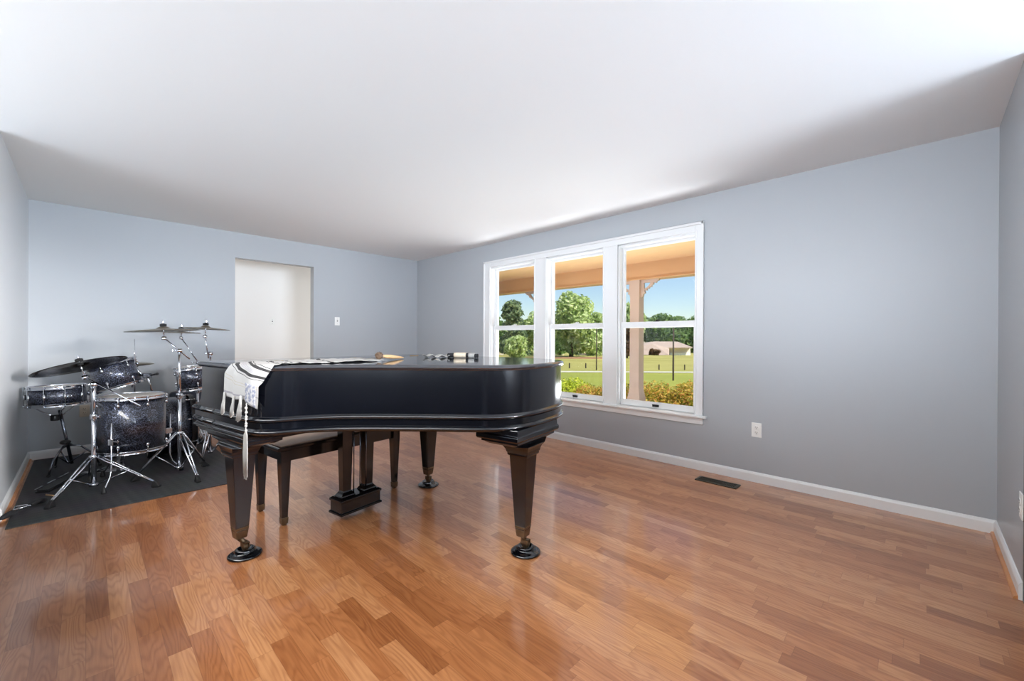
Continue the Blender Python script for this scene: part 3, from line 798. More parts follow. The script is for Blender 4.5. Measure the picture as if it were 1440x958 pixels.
# embroidered corner patch
def patch_mat():
    m, nt, p = nodes('embroidered_patch'); L = nt.links.new
    uv = N(nt, 'ShaderNodeUVMap'); s = N(nt, 'ShaderNodeSeparateXYZ'); L(uv.outputs[0], s.inputs[0])
    b = N(nt, 'ShaderNodeTexBrick'); b.inputs['Scale'].default_value = 7; b.inputs['Mortar Size'].default_value = 0.06
    b.inputs['Color1'].default_value = rgb(152,150,148); b.inputs['Color2'].default_value = rgb(146,147,150); b.inputs['Mortar'].default_value = rgb(50,62,100)
    L(uv.outputs[0], b.inputs['Vector']); n = N(nt, 'ShaderNodeTexNoise'); n.inputs['Scale'].default_value = 5; L(uv.outputs[0], n.inputs['Vector'])
    mx = N(nt, 'ShaderNodeMix', data_type='RGBA'); r = N(nt, 'ShaderNodeValToRGB'); r.color_ramp.elements[0].position = 0.45; r.color_ramp.elements[1].position = 0.55
    L(n.outputs['Fac'], r.inputs['Fac']); L(r.outputs['Color'], mx.inputs[0]); L(b.outputs['Color'], mx.inputs[6]); mx.inputs[7].default_value = rgb(154,152,150)
    L(mx.outputs[2], p.inputs['Base Color']); p.inputs['Roughness'].default_value = 0.8
    return m
pm = MB(); puv = []
for i in range(13):
    for j in range(13):
        s_ = 0.200 + 0.050*i/12
        top = 0.080 + 0.016*i/12; bot = interp(DROP, s_) - 0.008
        e_ = hang_pt(s_, top + (bot-top)*j/12, 0.0215); pm.v.append(e_); puv.append((i/12, j/12))
for i in range(12):
    for j in range(12):
        a = i*13+j; pm.f.append([a,a+1,a+14,a+13]); pm.sm.append(True)
pm.uv = puv
o = finish('corner_patch', pm, patch_mat(), shawl, weld=False); o['label'] = 'blue embroidered corner patch'
so = o.modifiers.new('thickness','SOLIDIFY'); so.thickness = 0.0015; so.offset = 1
tz = MB(); a_ = hang_pt(0.214, 0.172, 0.028)
zz = [a_ + Vector((0.002*math.sin(k*2.2), -0.0015*k/10, -0.0102*k)) for k in range(0, 13)]
tz.tube(zz, 0.0024, 8)
for k in (2,4,6,7,9,10,12): tz.ball(tuple(zz[k]), 0.0062, 10, 6)
e0 = zz[-1]
for k in range(8):
    dx = (k-3.5)*0.0040
    tz.tube([e0, e0+Vector((dx,-0.002,-0.02)), e0+Vector((dx*1.35,-0.003,-0.10)), e0+Vector((dx*1.1+0.003*math.sin(k*3),-0.003,-0.195-0.012*(k%3)))], 0.0025, 6)
o = finish('knotted_fringe', tz, M['white_cloth'], shawl); o['label'] = 'long knotted white fringe'

# ------------------------------------------------------------------ small things on the lid
def lidpt(px, py, z=1.0125): return fl(px, py, z)
a_ = Vector((PW(0.22,-0.02).x, PW(0.22,-0.02).y, 1.032)); b_ = Vector((PW(0.20,0.20).x, PW(0.20,0.20).y, 1.026))
a_ = fl(533,505,1.024); a_.z = 1.040; b_ = fl(567,504,1.016); b_.z = 1.030
br = thing('hand_brush', 'small brush with brown bristled head and tan handle on the piano lid', 'brush', (a_.x,a_.y,1.0215))
rl = Vector((0,0,a_.z-1.0215)); dv = b_ - a_; L_ = dv.length; dv.normalize(); sd = Vector((-dv.y, dv.x, 0))
bh = MB(); bh.ball((0,0,0), 0.020, 16, 10, (0.95,0.95,0.95)); 
rb = random.Random(3)
for k in range(170):
    q = Vector((rb.gauss(0,1), rb.gauss(0,1), rb.gauss(0,1))).normalized()
    if q.dot(dv) > 0.75 or q.z < -0.55: continue
    bh.tube([q*0.016, q*(0.022+rb.random()*0.004)], 0.0011, 5)
bh.v = [p+rl for p in bh.v]
finish('bristle_head', bh, M['brown_bristle'], br)
hd = MB(); pts = []; nseg = 9
for k in range(nseg):
    t_ = k/(nseg-1); pts.append(rl + dv*(0.018 + (L_-0.018)*t_) + Vector((0,0,-0.010*t_)))
prof = [0.006,0.010,0.0135,0.0145,0.0135,0.012,0.0105,0.0085,0.004]
v = []; f = []
for k in range(nseg):
    for i in range(12):
        t_ = 2*PI*i/12; v.append(pts[k] + sd*(prof[k]*1.25*math.cos(t_)) + Vector((0,0,prof[k]*0.85*math.sin(t_))))
for k in range(nseg-1):
    for i in range(12): f.append((k*12+i, k*12+(i+1)%12, (k+1)*12+(i+1)%12, (k+1)*12+i))
f.append(tuple(reversed(range(12)))); f.append(tuple((nseg-1)*12+i for i in range(12)))
hd.add(v, f, True); finish('handle', hd, M['tan_wood'], br)
finish('collar', MB().tube([rl+dv*0.010, rl+dv*0.024], 0.0125, 14), M['white_cloth'], br)
# rolled cloth bundle
a_ = fl(630,503,1.013); b_ = fl(672,503.5,1.013)
rc = thing('rolled_scroll', 'rolled tan cloth with dark bands and white tail near the middle of the lid', 'rolled cloth', (a_.x,a_.y,1.0125))
dv = (b_-a_); dv.z = 0; L_ = dv.length; dv.normalize(); sd = Vector((-dv.y,dv.x,0)); R_ = 0.0165
def seg(nm, t0, t1, r, mat):
    mb = MB(); n = 14; v = []; f = []; kk = 6
    for k in range(kk):
        c_ = dv*(L_*(t0+(t1-t0)*k/(kk-1))) + Vector((0,0,r))
        for i in range(n):
            t_ = 2*PI*i/n; rr = r*(1+0.05*math.sin(3*t_+k)); v.append(c_ + sd*(rr*1.35*math.cos(t_)) + Vector((0,0,rr*math.sin(t_))))
    for k in range(kk-1):
        for i in range(n): f.append((k*n+i,k*n+(i+1)%n,(k+1)*n+(i+1)%n,(k+1)*n+i))
    f.append(tuple(reversed(range(n)))); f.append(tuple((kk-1)*n+i for i in range(n)))
    mb.add(v,f,True); return finish(nm, mb, mat, rc)
seg('dark_band', 0.0, 0.22, R_*0.95, M['black_cloth']); seg('roll', 0.22, 0.62, R_*1.08, M['tan_cloth']); seg('dark_band', 0.62, 0.70, R_*1.0, M['black_cloth']); seg('roll_end', 0.70, 0.90, R_*1.0, M['white_cloth']); seg('dark_band', 0.90, 1.0, R_*0.85, M['black_cloth'])
ww = MB(); n0 = 22; n1 = 12; v = []; f = []
for i in range(n0):
    for j in range(n1):
        p = dv*(-0.17+0.19*i/(n0-1)) + sd*(-0.045+0.09*j/(n1-1)) + Vector((0,0,0.003+0.010*(1+math.sin(i*0.9+j*0.5))*0.7+0.006*(1+math.sin(j*1.3+i*0.35))*(0.6)))
        v.append(p)
for i in range(n0-1):
    for j in range(n1-1): f.append((i*n1+j,i*n1+j+1,(i+1)*n1+j+1,(i+1)*n1+j))
ww.add(v,f,True); o = finish('crumpled_tail', ww, M['white_cloth'], rc); so = o.modifiers.new('thickness','SOLIDIFY'); so.thickness = 0.002

# ------------------------------------------------------------------ drum mat
mt = MB(); mt.box((-5.83,-0.335,0.0),(-3.850,0.93,0.006))
tag(finish('drum_mat', mt, M['rug'], None, 0.002), 'dark grey ribbed mat on the floor under the drum kit', 'mat')
MZ = 0.006

# ------------------------------------------------------------------ drums
def axis_matrix(base, axis, spin=0.0):
    z = Vector(axis).normalized(); x = Vector((0,1,0)).cross(z)
    if x.length < 1e-3: x = Vector((1,0,0))
    x.normalize(); y = z.cross(x)
    R = Matrix((x,y,z)).transposed().to_4x4()
    return Matrix.Translation(base) @ R @ Matrix.Rotation(spin,4,'Z')
def drum(name, label, cat, base, axis, r, h, nl, spin=0.0, head='head', hoopm='chrome', full_rods=False, badge=None, two=True):
    t = thing(name, label, cat, (0,0,0)); t.matrix_world = axis_matrix(base, axis, spin)
    hh = 0.026 if r < 0.25 else 0.040
    z0 = 0.012; z1 = h-0.012
    finish('shell', MB().ring([(r,z0),(r,z1),(r-0.008,z1),(r-0.008,z0)], 64), M['sparkle'], t)
    for k, z in enumerate((h-hh+0.004, -0.004)):
        a, b = z, z+hh
        if k == 0: pr = [(r+0.003,a),(r+0.013,a),(r+0.013,a+0.003),(r+0.008,a+0.005),(r+0.008,b-0.003),(r+0.011,b),(r+0.006,b+0.001),(r+0.004,b-0.004)]
        else: pr = [(r+0.003,b),(r+0.013,b),(r+0.013,b-0.003),(r+0.008,b-0.005),(r+0.008,a+0.003),(r+0.011,a),(r+0.006,a-0.001),(r+0.004,a+0.004)]
        finish('hoop', MB().ring(pr, 64), M[hoopm], t)
    finish('batter_head', MB().lathe([(r+0.004,h-0.012),(r+0.004,h-0.006),(r-0.010,h-0.003),(0,h-0.003)], 64), M[head], t)
    if two: finish('bottom_head', MB().lathe([(0,0.003),(r-0.01,0.003),(r+0.004,0.006),(r+0.004,0.012)], 64), M['head'], t)
    for k in range(nl):
        A = Matrix.Rotation(2*PI*k/nl + 0.2, 4, 'Z')
        ends = ((h-0.005, h-0.060), (0.005, 0.060))
        if full_rods:
            g = MB(); g.tube([(r+0.017,0,0.0),(r+0.017,0,h)], 0.003, 8, A)
            g.lathe([(0,-0.022),(0.009,-0.020),(0.011,0),(0.009,0.020),(0,0.022)], 10, A @ Matrix.Translation((r+0.011,0,h/2)))
            for z in (0.0, h-0.008): g.lathe([(0.006,0),(0.006,0.012)], 8, A @ Matrix.Translation((r+0.017,0,z)))
            finish('tension_lug', g, M['chrome'], t)
        else:
            for za, zb in ends:
                g = MB()
                g.tube([(r+0.017,0,za),(r+0.017,0,zb)], 0.003, 8, A)
                g.lathe([(0.006,0),(0.006,0.012)], 8, A @ Matrix.Translation((r+0.017,0,za-0.004)))
                g.ball((r+0.012,0,zb), 0.013, 10, 8, (0.9,0.8,1.15), A)
                finish('tension_lug', g, M['chrome'], t)
    if badge is not None:
        A = Matrix.Rotation(badge, 4, 'Z')
        b = MB(); b.ring([(0.020,0),(0.020,0.002),(0.016,0.0035),(0.014,0.0015)], 24, A @ Matrix.Translation((r-0.0005,0,h*0.5)) @ Matrix.Rotation(PI/2,4,'Y') @ Matrix.Scale(0.62,4,(1,0,0)))
        b.lathe([(0.015,0),(0.015,0.0015)], 24, A @ Matrix.Translation((r-0.0005,0,h*0.5)) @ Matrix.Rotation(PI/2,4,'Y') @ Matrix.Scale(0.62,4,(1,0,0)))
        finish('badge', b, M['chrome'], t)
    return t
# floor tom (three legs of its own)
FT = Vector((-4.49,0.26,0)); r_ft = 0.205
zb_, zt_ = 0.250, 0.680
ft = drum('floor_tom', 'large blue-black sparkle floor tom with white head standing on the mat nearest the viewer', 'drum', (FT.x,FT.y,zb_), (0,0,1), r_ft, zt_-zb_, 8, 0.15, badge=None)
imw = ft.matrix_world.inverted()
for ang, foot in ((math.radians(-33), None), (math.radians(95), None), (math.radians(212), None)):
    d = Vector((math.cos(ang), math.sin(ang), 0))
    q = FT + d*(r_ft+0.030)
    g = MB(); g.tube([(q.x,q.y,0.50),(q.x,q.y,0.16),(q.x+d.x*0.015,q.y+d.y*0.015,0.10),(q.x+d.x*0.06,q.y+d.y*0.06,0.045),(q.x+d.x*0.075,q.y+d.y*0.075,0.03)], 0.0055, 10, imw)
    lg = finish('leg', g, M['chrome'], ft)
    g = MB(); e_ = q + d*0.078
    g.lathe([(0.0,0),(0.016,0),(0.016,0.006),(0.011,0.03),(0.008,0.045),(0,0.046)], 14, imw @ Matrix.Translation((e_.x,e_.y,MZ)))
    finish('rubber_foot', g, M['rubber'], lg)
    g = MB(); c_ = FT + d*(r_ft+0.022)
    Rz = Matrix.Translation((c_.x,c_.y,0.36)) @ Matrix.Rotation(ang,4,'Z')
    g.box((-0.024,-0.016,-0.022),(0.020,0.016,0.022), imw @ Rz); g.tube([(0.004,0.016,0),(0.004,0.045,0.0)], 0.004, 8, imw @ Rz); g.box((-0.004,0.036,-0.012),(0.010,0.042,0.012), imw @ Rz)
    finish('leg_bracket', g, M['chrome'], lg, 0.003)
# snare drum
SN = Vector((-5.13,-0.165,0))
sn = drum('snare_drum', 'black shallow snare drum with white head and oval badge beside the left wall', 'drum', (SN.x,SN.y,0.575), (-0.02,-0.02,1), 0.172, 0.160, 10, 0.05, full_rods=True, badge=math.radians(20), hoopm='chrome')
# rack tom over the bass drum
ax = Vector((-0.10,-0.30,1)).normalized()
rt_c = at(162,528,3.66)
rk = drum('rack_tom', 'blue-black rack tom tilted to the left above the floor tom', 'drum', tuple(rt_c - ax*0.115), ax, 0.155, 0.23, 6, 0.4, head='dark_head', badge=math.radians(55))
ax2 = Vector((0.02,-0.12,1)).normalized()
r2_c = at(272,531,4.0)
rk2 = drum('rack_tom', 'black rack tom with chrome hoops half hidden behind the piano keyboard end', 'drum', tuple(r2_c - ax2*0.105), ax2, 0.13, 0.21, 6, 0.9)
# bass drum lying on its side, axis along the wall
BD = Vector((-5.20,0.40,0.285))
bd = drum('bass_drum', 'black bass drum lying on its side behind the floor tom', 'drum', (BD.x,BD.y,BD.z+MZ), (0,1,0), 0.268, 0.34, 8, 0.3, head='head', hoopm='black_hoop' if 'black_hoop' in M else 'black_plastic')
ib = bd.matrix_world.inverted()
for sx in (-1, 1):
    g = MB(); p0 = Vector((BD.x+sx*0.22, 0.62, 0.20)); p1 = Vector((BD.x+sx*0.36, 0.76, 0.03))
    g.tube([p0, p1], 0.008, 10, ib); g.lathe([(0,0),(0.014,0),(0.012,0.03),(0,0.032)], 12, ib @ Matrix.Translation((p1.x,p1.y,MZ)))
    finish('spur', g, M['chrome'], bd)
# bass drum pedal
bp = thing('bass_drum_pedal', 'chrome bass drum pedal with round tan beater under the floor tom', 'drum pedal', (-4.93,0.10,MZ), math.radians(72))
finish('base_plate', MB().box((-0.16,-0.045,0),(0.16,0.045,0.006)), M['chrome'], bp, 0.002)
g = MB(); g.box((-0.14,-0.034,0),(0.09,0.034,0.008), Matrix.Translation((0,0,0.02)) @ Matrix.Rotation(math.radians(-14),4,'Y')); finish('footboard', g, M['dark_chrome'], bp, 0.002)
g = MB(); g.box((0.10,-0.055,0.006),(0.125,-0.045,0.16)); g.box((0.10,0.045,0.006),(0.125,0.055,0.16)); g.tube([(0.112,-0.06,0.15),(0.112,0.06,0.15)], 0.006, 10); finish('post', g, M['chrome'], bp)
g = MB(); g.tube([(0.112,0,0.15),(0.065,0,0.22)], 0.004, 8); bt_ = finish('beater_shaft', g, M['chrome'], bp)
g = MB(); g.lathe([(0,-0.025),(0.022,-0.024),(0.026,-0.018),(0.026,0.018),(0.022,0.024),(0,0.025)], 18, Matrix.Translation((0.055,0,0.215)) @ Matrix.Rotation(PI/2,4,'Y')); finish('beater', g, M['tan_wood'], bt_)
# hi-hat foot pedal board
p0 = fl(57,689,0.03); p1 = fl(112,664,0.03)
dvp = p1-p0; hp = thing('hi_hat_pedal', 'long black foot pedal with silver edge strips on the left of the mat', 'drum pedal', (p0.x,p0.y,MZ), math.atan2(dvp.y,dvp.x))
Lp = dvp.length
g = MB(); g.box((0.0,-0.05,0.0),(Lp,0.03,0.012)); g.box((0.0,-0.045,0.012),(Lp*0.95,0.02,0.022), Matrix.Rotation(math.radians(-3),4,'Y')); finish('footboard', g, M['black_plastic'], hp, 0.003)
g = MB()
g.box((0.0,0.022,0.026),(0.07,0.034,0.030), Matrix.Rotation(math.radians(-3),4,'Y')); g.box((0.12,0.022,0.026),(0.20,0.034,0.030), Matrix.Rotation(math.radians(-3),4,'Y')); g.box((0.24,0.022,0.026),(0.36,0.036,0.030), Matrix.Rotation(math.radians(-3),4,'Y'))
o = finish('edge_strip', g, M['chrome'], hp, 0.001); o['label'] = 'silver edge strips'

# ------------------------------------------------------------------ stands and cymbals
def leg_part(parent, top, foot, r, brace_from, mat='chrome', imw=None):
    top = Vector(top); foot = Vector(foot); d = (foot-top); side = Vector((-d.y,d.x,0)).normalized()*0.013
    f2 = foot + Vector((0,0,0.030)) - (d.normalized()*0.02)
    mid = top.lerp(f2, 0.55)
    g = MB()
    for s_ in (-1,1):
        g.tube([top+side*s_, top.lerp(f2,0.3)+side*s_*1.1, f2+side*s_*0.35], r, 8)
    bf = Vector(brace_from)
    g.tube([bf+side*0.4, mid], r*0.85, 8); g.ball(tuple(mid), r*1.9, 8, 6)
    lg = finish('leg', g, M[mat], parent)
    k = MB(); dd = Vector((d.x,d.y,0)).normalized(); 
    k.stack([(MZ-foot.z if False else 0.0,0,0,0.026,0.015),(0.010,0,0,0.026,0.016),(0.030,-0.008,0,0.016,0.013),(0.048,-0.016,0,0.009,0.010)], Matrix.Translation(foot) @ Matrix.Rotation(math.atan2(dd.y,dd.x),4,'Z'))
    finish('rubber_foot', k, M['rubber'], lg, 0.003)
    return lg
def stand(name, label, base, feet, z_leg, z_top, r=0.0125, boom=None, mat='chrome', tilter=True, thin_from=None):
    b = Vector(base); t = thing(name, label, 'stand', (b.x,b.y,MZ)); I = Matrix.Translation((-b.x,-b.y,-MZ))
    g = MB(); g.tube([(0,0,0.035),(0,0,z_top*0.62 if thin_from is None else thin_from)], r, 14); lo = finish('pole', g, M[mat], t)
    zt = z_top*0.62 if thin_from is None else thin_from
    g = MB(); g.tube([(0,0,zt-0.02),(0,0,z_top-MZ)], r*0.72, 12); finish('upper_pole', g, M[mat], t)
    g = MB(); g.lathe([(r*1.0,0),(r*1.6,0.004),(r*1.6,0.036),(r*1.0,0.042)], 14, Matrix.Translation((0,0,zt-0.035)))
    g.box((r,-0.008,zt-0.028),(r+0.022,0.008,zt-0.004)); g.tube([(r+0.014,0.0,zt-0.016),(r+0.014,0.034,zt-0.016)], 0.004, 8); g.box((r+0.008,0.028,zt-0.026),(r+0.020,0.034,zt-0.006))
    finish('clamp', g, M[mat], t, 0.002)
    g = MB(); g.lathe([(r,0),(r*1.9,0.003),(r*1.9,0.03),(r,0.034)], 14, Matrix.Translation((0,0,z_leg-0.02))); finish('leg_collar', g, M[mat], t)
    g = MB(); g.lathe([(r,0),(r*1.8,0.003),(r*1.8,0.02),(r,0.024)], 14, Matrix.Translation((0,0,0.03))); finish('base_collar', g, M[mat], t)
    for f in feet:
        f = Vector(f); f = Vector((f.x-b.x, f.y-b.y, 0)); d = f.normalized()
        leg_part(t, d*r*1.6 + Vector((0,0,z_leg)), f, 0.0062, d*r*1.5 + Vector((0,0,0.045)), mat)
    if boom:
        a, e = Vector(boom[0]), Vector(boom[1]); I3 = Vector((b.x,b.y,MZ)); a = a-I3; e = e-I3
        g = MB(); g.tube([a, e], 0.0062, 10); bm_ = finish('boom_arm', g, M[mat], t)
        pv = Vector((0,0,z_top-MZ)); 
        k = MB(); k.lathe([(0,-0.016),(0.017,-0.016),(0.017,0.016),(0,0.016)], 14, Matrix.Translation(pv) @ Matrix.Rotation(PI/2,4,'X')); k.tube([pv+Vector((0,-0.02,0)), pv+Vector((0.0,-0.045,0.004))], 0.004, 8); k.box((-0.016,-0.050,-0.006),(0.016,-0.044,0.010), Matrix.Translation(pv))
        finish('boom_clamp', k, M[mat], t, 0.002)
    return t
def cymbal(name, label, c, nrm, r, mat, cat='cymbal', rod=0.07):
    t = thing(name, label, cat, (0,0,0)); t.matrix_world = axis_matrix(c, nrm)
    pr = [(r,0.0),(r*0.8,0.007),(r*0.5,0.013),(r*0.22,0.017),(r*0.19,0.020),(r*0.15,0.030),(r*0.09,0.035),(0.006,0.037),(0.006,0.0355),(r*0.09,0.0335),(r*0.15,0.0285),(r*0.19,0.0185),(r*0.22,0.0155),(r*0.5,0.0115),(r*0.8,0.0055),(r,-0.0012)]
    finish('plate', MB().ring(pr, 72), M[mat], t)
    return t
def topper(parent_stand, c, nrm, below=0.06, name='cymbal_seat', end=None):
    """rod, felts, sleeve and wing nut carried by the stand"""
    inv = parent_stand.matrix_world.inverted() if False else Matrix.Translation(-Vector(parent_stand.location))
    A = inv @ axis_matrix(c, nrm)
    g = MB(); g.tube([(0,0,-below),(0,0,0.085)], 0.0036, 8, A)
    g.lathe([(0,0),(0.016,0.0),(0.018,0.008),(0.018,0.020),(0.013,0.028),(0,0.028)], 14, A @ Matrix.Translation((0,0,-below-0.014)))
    rod_ = finish('tilter_rod', g, M['chrome'], parent_stand)
    g = MB(); g.lathe([(0.004,0.0375),(0.022,0.0375),(0.023,0.042),(0.023,0.054),(0.021,0.058),(0.004,0.058)], 18, A); g.lathe([(0.004,0.012),(0.017,0.012),(0.017,0.028),(0.004,0.030)], 18, A)
    finish('felt_washer', g, M['felt_black'], rod_)
    g = MB(); g.lathe([(0.004,0.058),(0.009,0.060),(0.008,0.074),(0.004,0.076)], 12, A); g.box((-0.020,-0.003,0.066),(-0.006,0.003,0.080), A); g.box((0.006,-0.003,0.066),(0.020,0.003,0.080), A)
    finish('wing_nut', g, M['chrome'], rod_)
    return A
def C3(px, py, D): return at(px, py, D)
camr = rt; camf = Vector((-math.sin(YAW), math.cos(YAW), 0))
def tilt(px, py, away, right):
    d = ray(px,py); d = Vector((d.x,d.y,0)).normalized(); r_ = Vector((d.y,-d.x,0))
    return (Vector((0,0,1)) + d*away + r_*right).normalized()
# stand A: boom stand in front of the floor tom, dark ride cymbal
A0 = fl(132,685,0.03); A0.z = 0
cA = at(114,515.5,3.10); nA = tilt(114,515,0.205,-0.235)
pivA = Vector((A0.x,A0.y,0.79))
tipA = cA - nA*0.085
dirA = (pivA-tipA)
endA = at(197,571,3.02)
stA = stand('cymbal_stand', 'chrome boom cymbal stand in front of the floor tom, holding the dark cymbal', A0, [fl(70,716), fl(220,686), Vector((A0.x-0.30,A0.y-0.02,0))], 0.250, 0.79, 0.0155, (tuple(tipA), tuple(endA)), thin_from=0.56)
topper(stA, cA, nA, 0.085)
cymbal('cymbal', 'large dark cymbal tilted over the snare drum', cA, nA, 0.262, 'dark_cymbal')
# stand B
B0 = fl(252,660,0.03); B0.z = 0
DB = B0.dot(camf)
pivB = Vector((B0.x,B0.y,1.03))
cB = at(230,465.5,DB-0.06); nB = tilt(230,465,0.02,-0.05)
tipB = cB - nB*0.06
endB = pivB + (pivB-tipB).normalized()*0.10
stB = stand('cymbal_stand', 'tall chrome cymbal stand right of the floor tom', B0, [fl(190,678), fl(278,679), fl(289,657)], 0.33, 1.03, 0.0150, (tuple(tipB), tuple(endB)), thin_from=0.66)
topper(stB, cB, nB, 0.06)
cymbal('cymbal', 'bronze cymbal on the tall stand, leftmost of the high cymbals', cB, nB, 0.245, 'cymbal')
# stand C far right
C0 = at(296,560,4.0); C0.z = 0
pivC = at(292,497,4.0); cC = at(289,463,3.96); nC = tilt(289,463,0.01,0.04)
tipC = cC - nC*0.07
stC = stand('cymbal_stand', 'chrome cymbal stand mostly hidden behind the piano keyboard end', C0, [C0+Vector((0.22,-0.10,0)), C0+Vector((-0.08,0.20,0)), C0+Vector((0.14,0.16,0))], 0.30, pivC.z, 0.0125, (tuple(tipC), tuple(pivC+(pivC-tipC).normalized()*0.05)), thin_from=0.62)
topper(stC, cC, nC, 0.07)
cymbal('cymbal', 'bronze cymbal above the piano keyboard end, rightmost of the high cymbals', cC, nC, 0.195, 'cymbal')
# stand D, its arm rising to the left behind the small rack tom
D0 = at(278,560,4.30); D0.z = 0
pivD = at(279,510,4.30); cD = at(255,468.5,4.24); nD = (Vector((0,0,1)) + camr*0.02).normalized()
tipD = cD - nD*0.05
stD = stand('cymbal_stand', 'chrome cymbal stand with a long slanting arm behind the small rack tom', D0, [D0+Vector((0.17,0.06,0)), D0+Vector((-0.07,0.22,0)), D0+Vector((0.10,0.20,0))], 0.28, pivD.z, 0.0115, (tuple(tipD), tuple(pivD)), thin_from=0.6)
topper(stD, cD, nD, 0.05)
cymbal('cymbal', 'thin bronze cymbal between and below the two high cymbals', cD, nD, 0.165, 'cymbal')
# hi-hat
HH = at(189,545,4.18); HH.z = 0
zh = at(189,512,4.18).z
stH = stand('hi_hat_stand', 'hi-hat stand with thin vertical rod behind the tilted rack tom', HH, [HH+Vector((0.20,-0.16,0)), HH+Vector((-0.12,0.18,0)), HH+Vector((-0.05,-0.22,0))], 0.26, zh-0.03, 0.0115, None, thin_from=0.5)
g = MB(); g.tube([(0,0,zh-0.05),(0,0,at(189,478,4.18).z)], 0.0034, 8); pr_ = finish('pull_rod', g, M['chrome'], stH)
g = MB(); g.lathe([(0.004,0),(0.012,0.002),(0.013,0.012),(0.008,0.018),(0.008,0.045),(0.004,0.047)], 12, Matrix.Translation((0,0,zh+0.035))); g.tube([(0.0,0.0,zh+0.065),(0.03,0.01,zh+0.068)], 0.004, 8); finish('clutch', g, M['chrome'], pr_)
c_ = cymbal('hi_hat_cymbal', 'upper hi-hat cymbal behind the tilted rack tom', Vector((HH.x,HH.y,zh-0.004+MZ)), (0,0,1), 0.150, 'cymbal')
c_ = cymbal('hi_hat_cymbal', 'lower inverted hi-hat cymbal behind the tilted rack tom', Vector((HH.x,HH.y,zh-0.010+MZ)), (0.0001,0,-1), 0.150, 'cymbal')
# tom holder with black clamps
th0 = rt_c + camr*0.165 + Vector((0,0,0.02))
tm = thing('tom_holder', 'black and chrome tom mounting arm at the right side of the tilted rack tom', 'stand', tuple(at(211,534,3.74)))
o0 = Vector(tm.location)
g = MB(); g.tube([at(186,545,3.72)-o0, at(190,500,3.72)-o0], 0.006, 10); g.tube([at(188,516,3.72)-o0, at(200,527,3.72)-o0], 0.010, 10); finish('bracket_rod', g, M['chrome'], tm)
g = MB(); g.tube([at(198,527,3.74)-o0, at(212,528,3.74)-o0], 0.012, 12); g.tube([at(212,528,3.74)-o0, at(221,526,3.74)-o0], 0.008, 12); g.ball(tuple(at(198,527,3.74)-o0), 0.016, 12, 8); g.ball(tuple(at(221,526,3.74)-o0), 0.012, 12, 8); finish('arm', g, M['black_plastic'], tm)
q = at(207,528,3.74)
g = MB(); g.tube([q-o0, Vector((q.x-0.10,q.y+0.06,0.555))-o0], 0.0095, 12); finish('post', g, M['chrome'], tm)
g = MB(); g.box((-0.03,-0.03,-0.02),(0.03,0.03,0.02), Matrix.Translation(q-o0)); finish('clamp', g, M['dark_chrome'], tm, 0.004)
# snare stand
DZS = 0.105
SS = thing('snare_stand', 'chrome snare stand with curved tripod legs under the snare drum', 'stand', (SN.x-0.02,SN.y+0.03,MZ))
g = MB(); g.tube([(0.02,-0.02,0.42+DZS),(-0.05,0.05,0.05)], 0.011, 12); finish('post', g, M['dark_chrome'], SS)
g = MB()
for ang in (0.2, 2.3, 4.4):
    d = Vector((math.cos(ang),math.sin(ang),0)); g.tube([Vector((0.02,-0.03,0.36+DZS)), Vector((0.02,-0.03,0.40+DZS))+d*0.08, Vector((0.02,-0.03,0.455+DZS))+d*0.150, Vector((0.02,-0.03,0.468+DZS))+d*0.172], 0.0055, 8); g.ball(tuple(Vector((0.02,-0.03,0.452+DZS))+d*0.165), 0.011, 8, 6)
finish('basket', g, M['chrome'], SS)
g = MB(); g.lathe([(0,0),(0.026,0.002),(0.028,0.008),(0.028,0.042),(0.026,0.048),(0,0.05)], 16, Matrix.Translation((0.03,-0.045,0.335+DZS))); finish('basket_nut', g, M['black_plastic'], SS)
g = MB(); g.ball((-0.012,0.012,0.245), 0.03, 14, 8, (1.2,1.2,0.7)); g.tube([(-0.012,0.012,0.245),(0.06,0.05,0.235)], 0.006, 8); finish('joint', g, M['black_plastic'], SS)
for ang in (-0.6, 1.5, 3.6):
    d = Vector((math.cos(ang),math.sin(ang),0)); b_ = Vector((-0.03,0.03,0.0)); g = MB()
    g.tube([b_+Vector((0,0,0.215)), b_+d*0.07+Vector((0,0,0.20)), b_+d*0.15+Vector((0,0,0.12)), b_+d*0.19+Vector((0,0,0.012))], 0.007, 8); g.tube([b_+d*0.115+Vector((0,0,0.155)), b_+Vector((0,0,0.06))], 0.005, 8)
    lg = finish('leg', g, M['dark_chrome'], SS)
    g = MB(); g.ball(tuple(b_+d*0.19+Vector((0,0,0.012))), 0.013, 10, 8); finish('rubber_foot', g, M['rubber'], lg)
# throne
TH = at(267,560,4.52); TH.z = 0
th = thing('drum_throne', 'round navy padded drum throne behind the bass drum', 'stool', (TH.x,TH.y,MZ))
g = MB(); g.lathe([(0,0.455),(0.150,0.455),(0.168,0.465),(0.172,0.49),(0.172,0.535),(0.160,0.552),(0.12,0.560),(0,0.562)], 40); finish('seat', g, M['navy_vinyl'], th)
finish('post', MB().tube([(0,0,0.05),(0,0,0.455)], 0.014, 12), M['chrome'], th)
for ang in (0.5, 2.6, 4.7):
    d = Vector((math.cos(ang),math.sin(ang),0)); leg_part(th, d*0.02+Vector((0,0,0.26)), d*0.17, 0.006, d*0.015+Vector((0,0,0.06)))
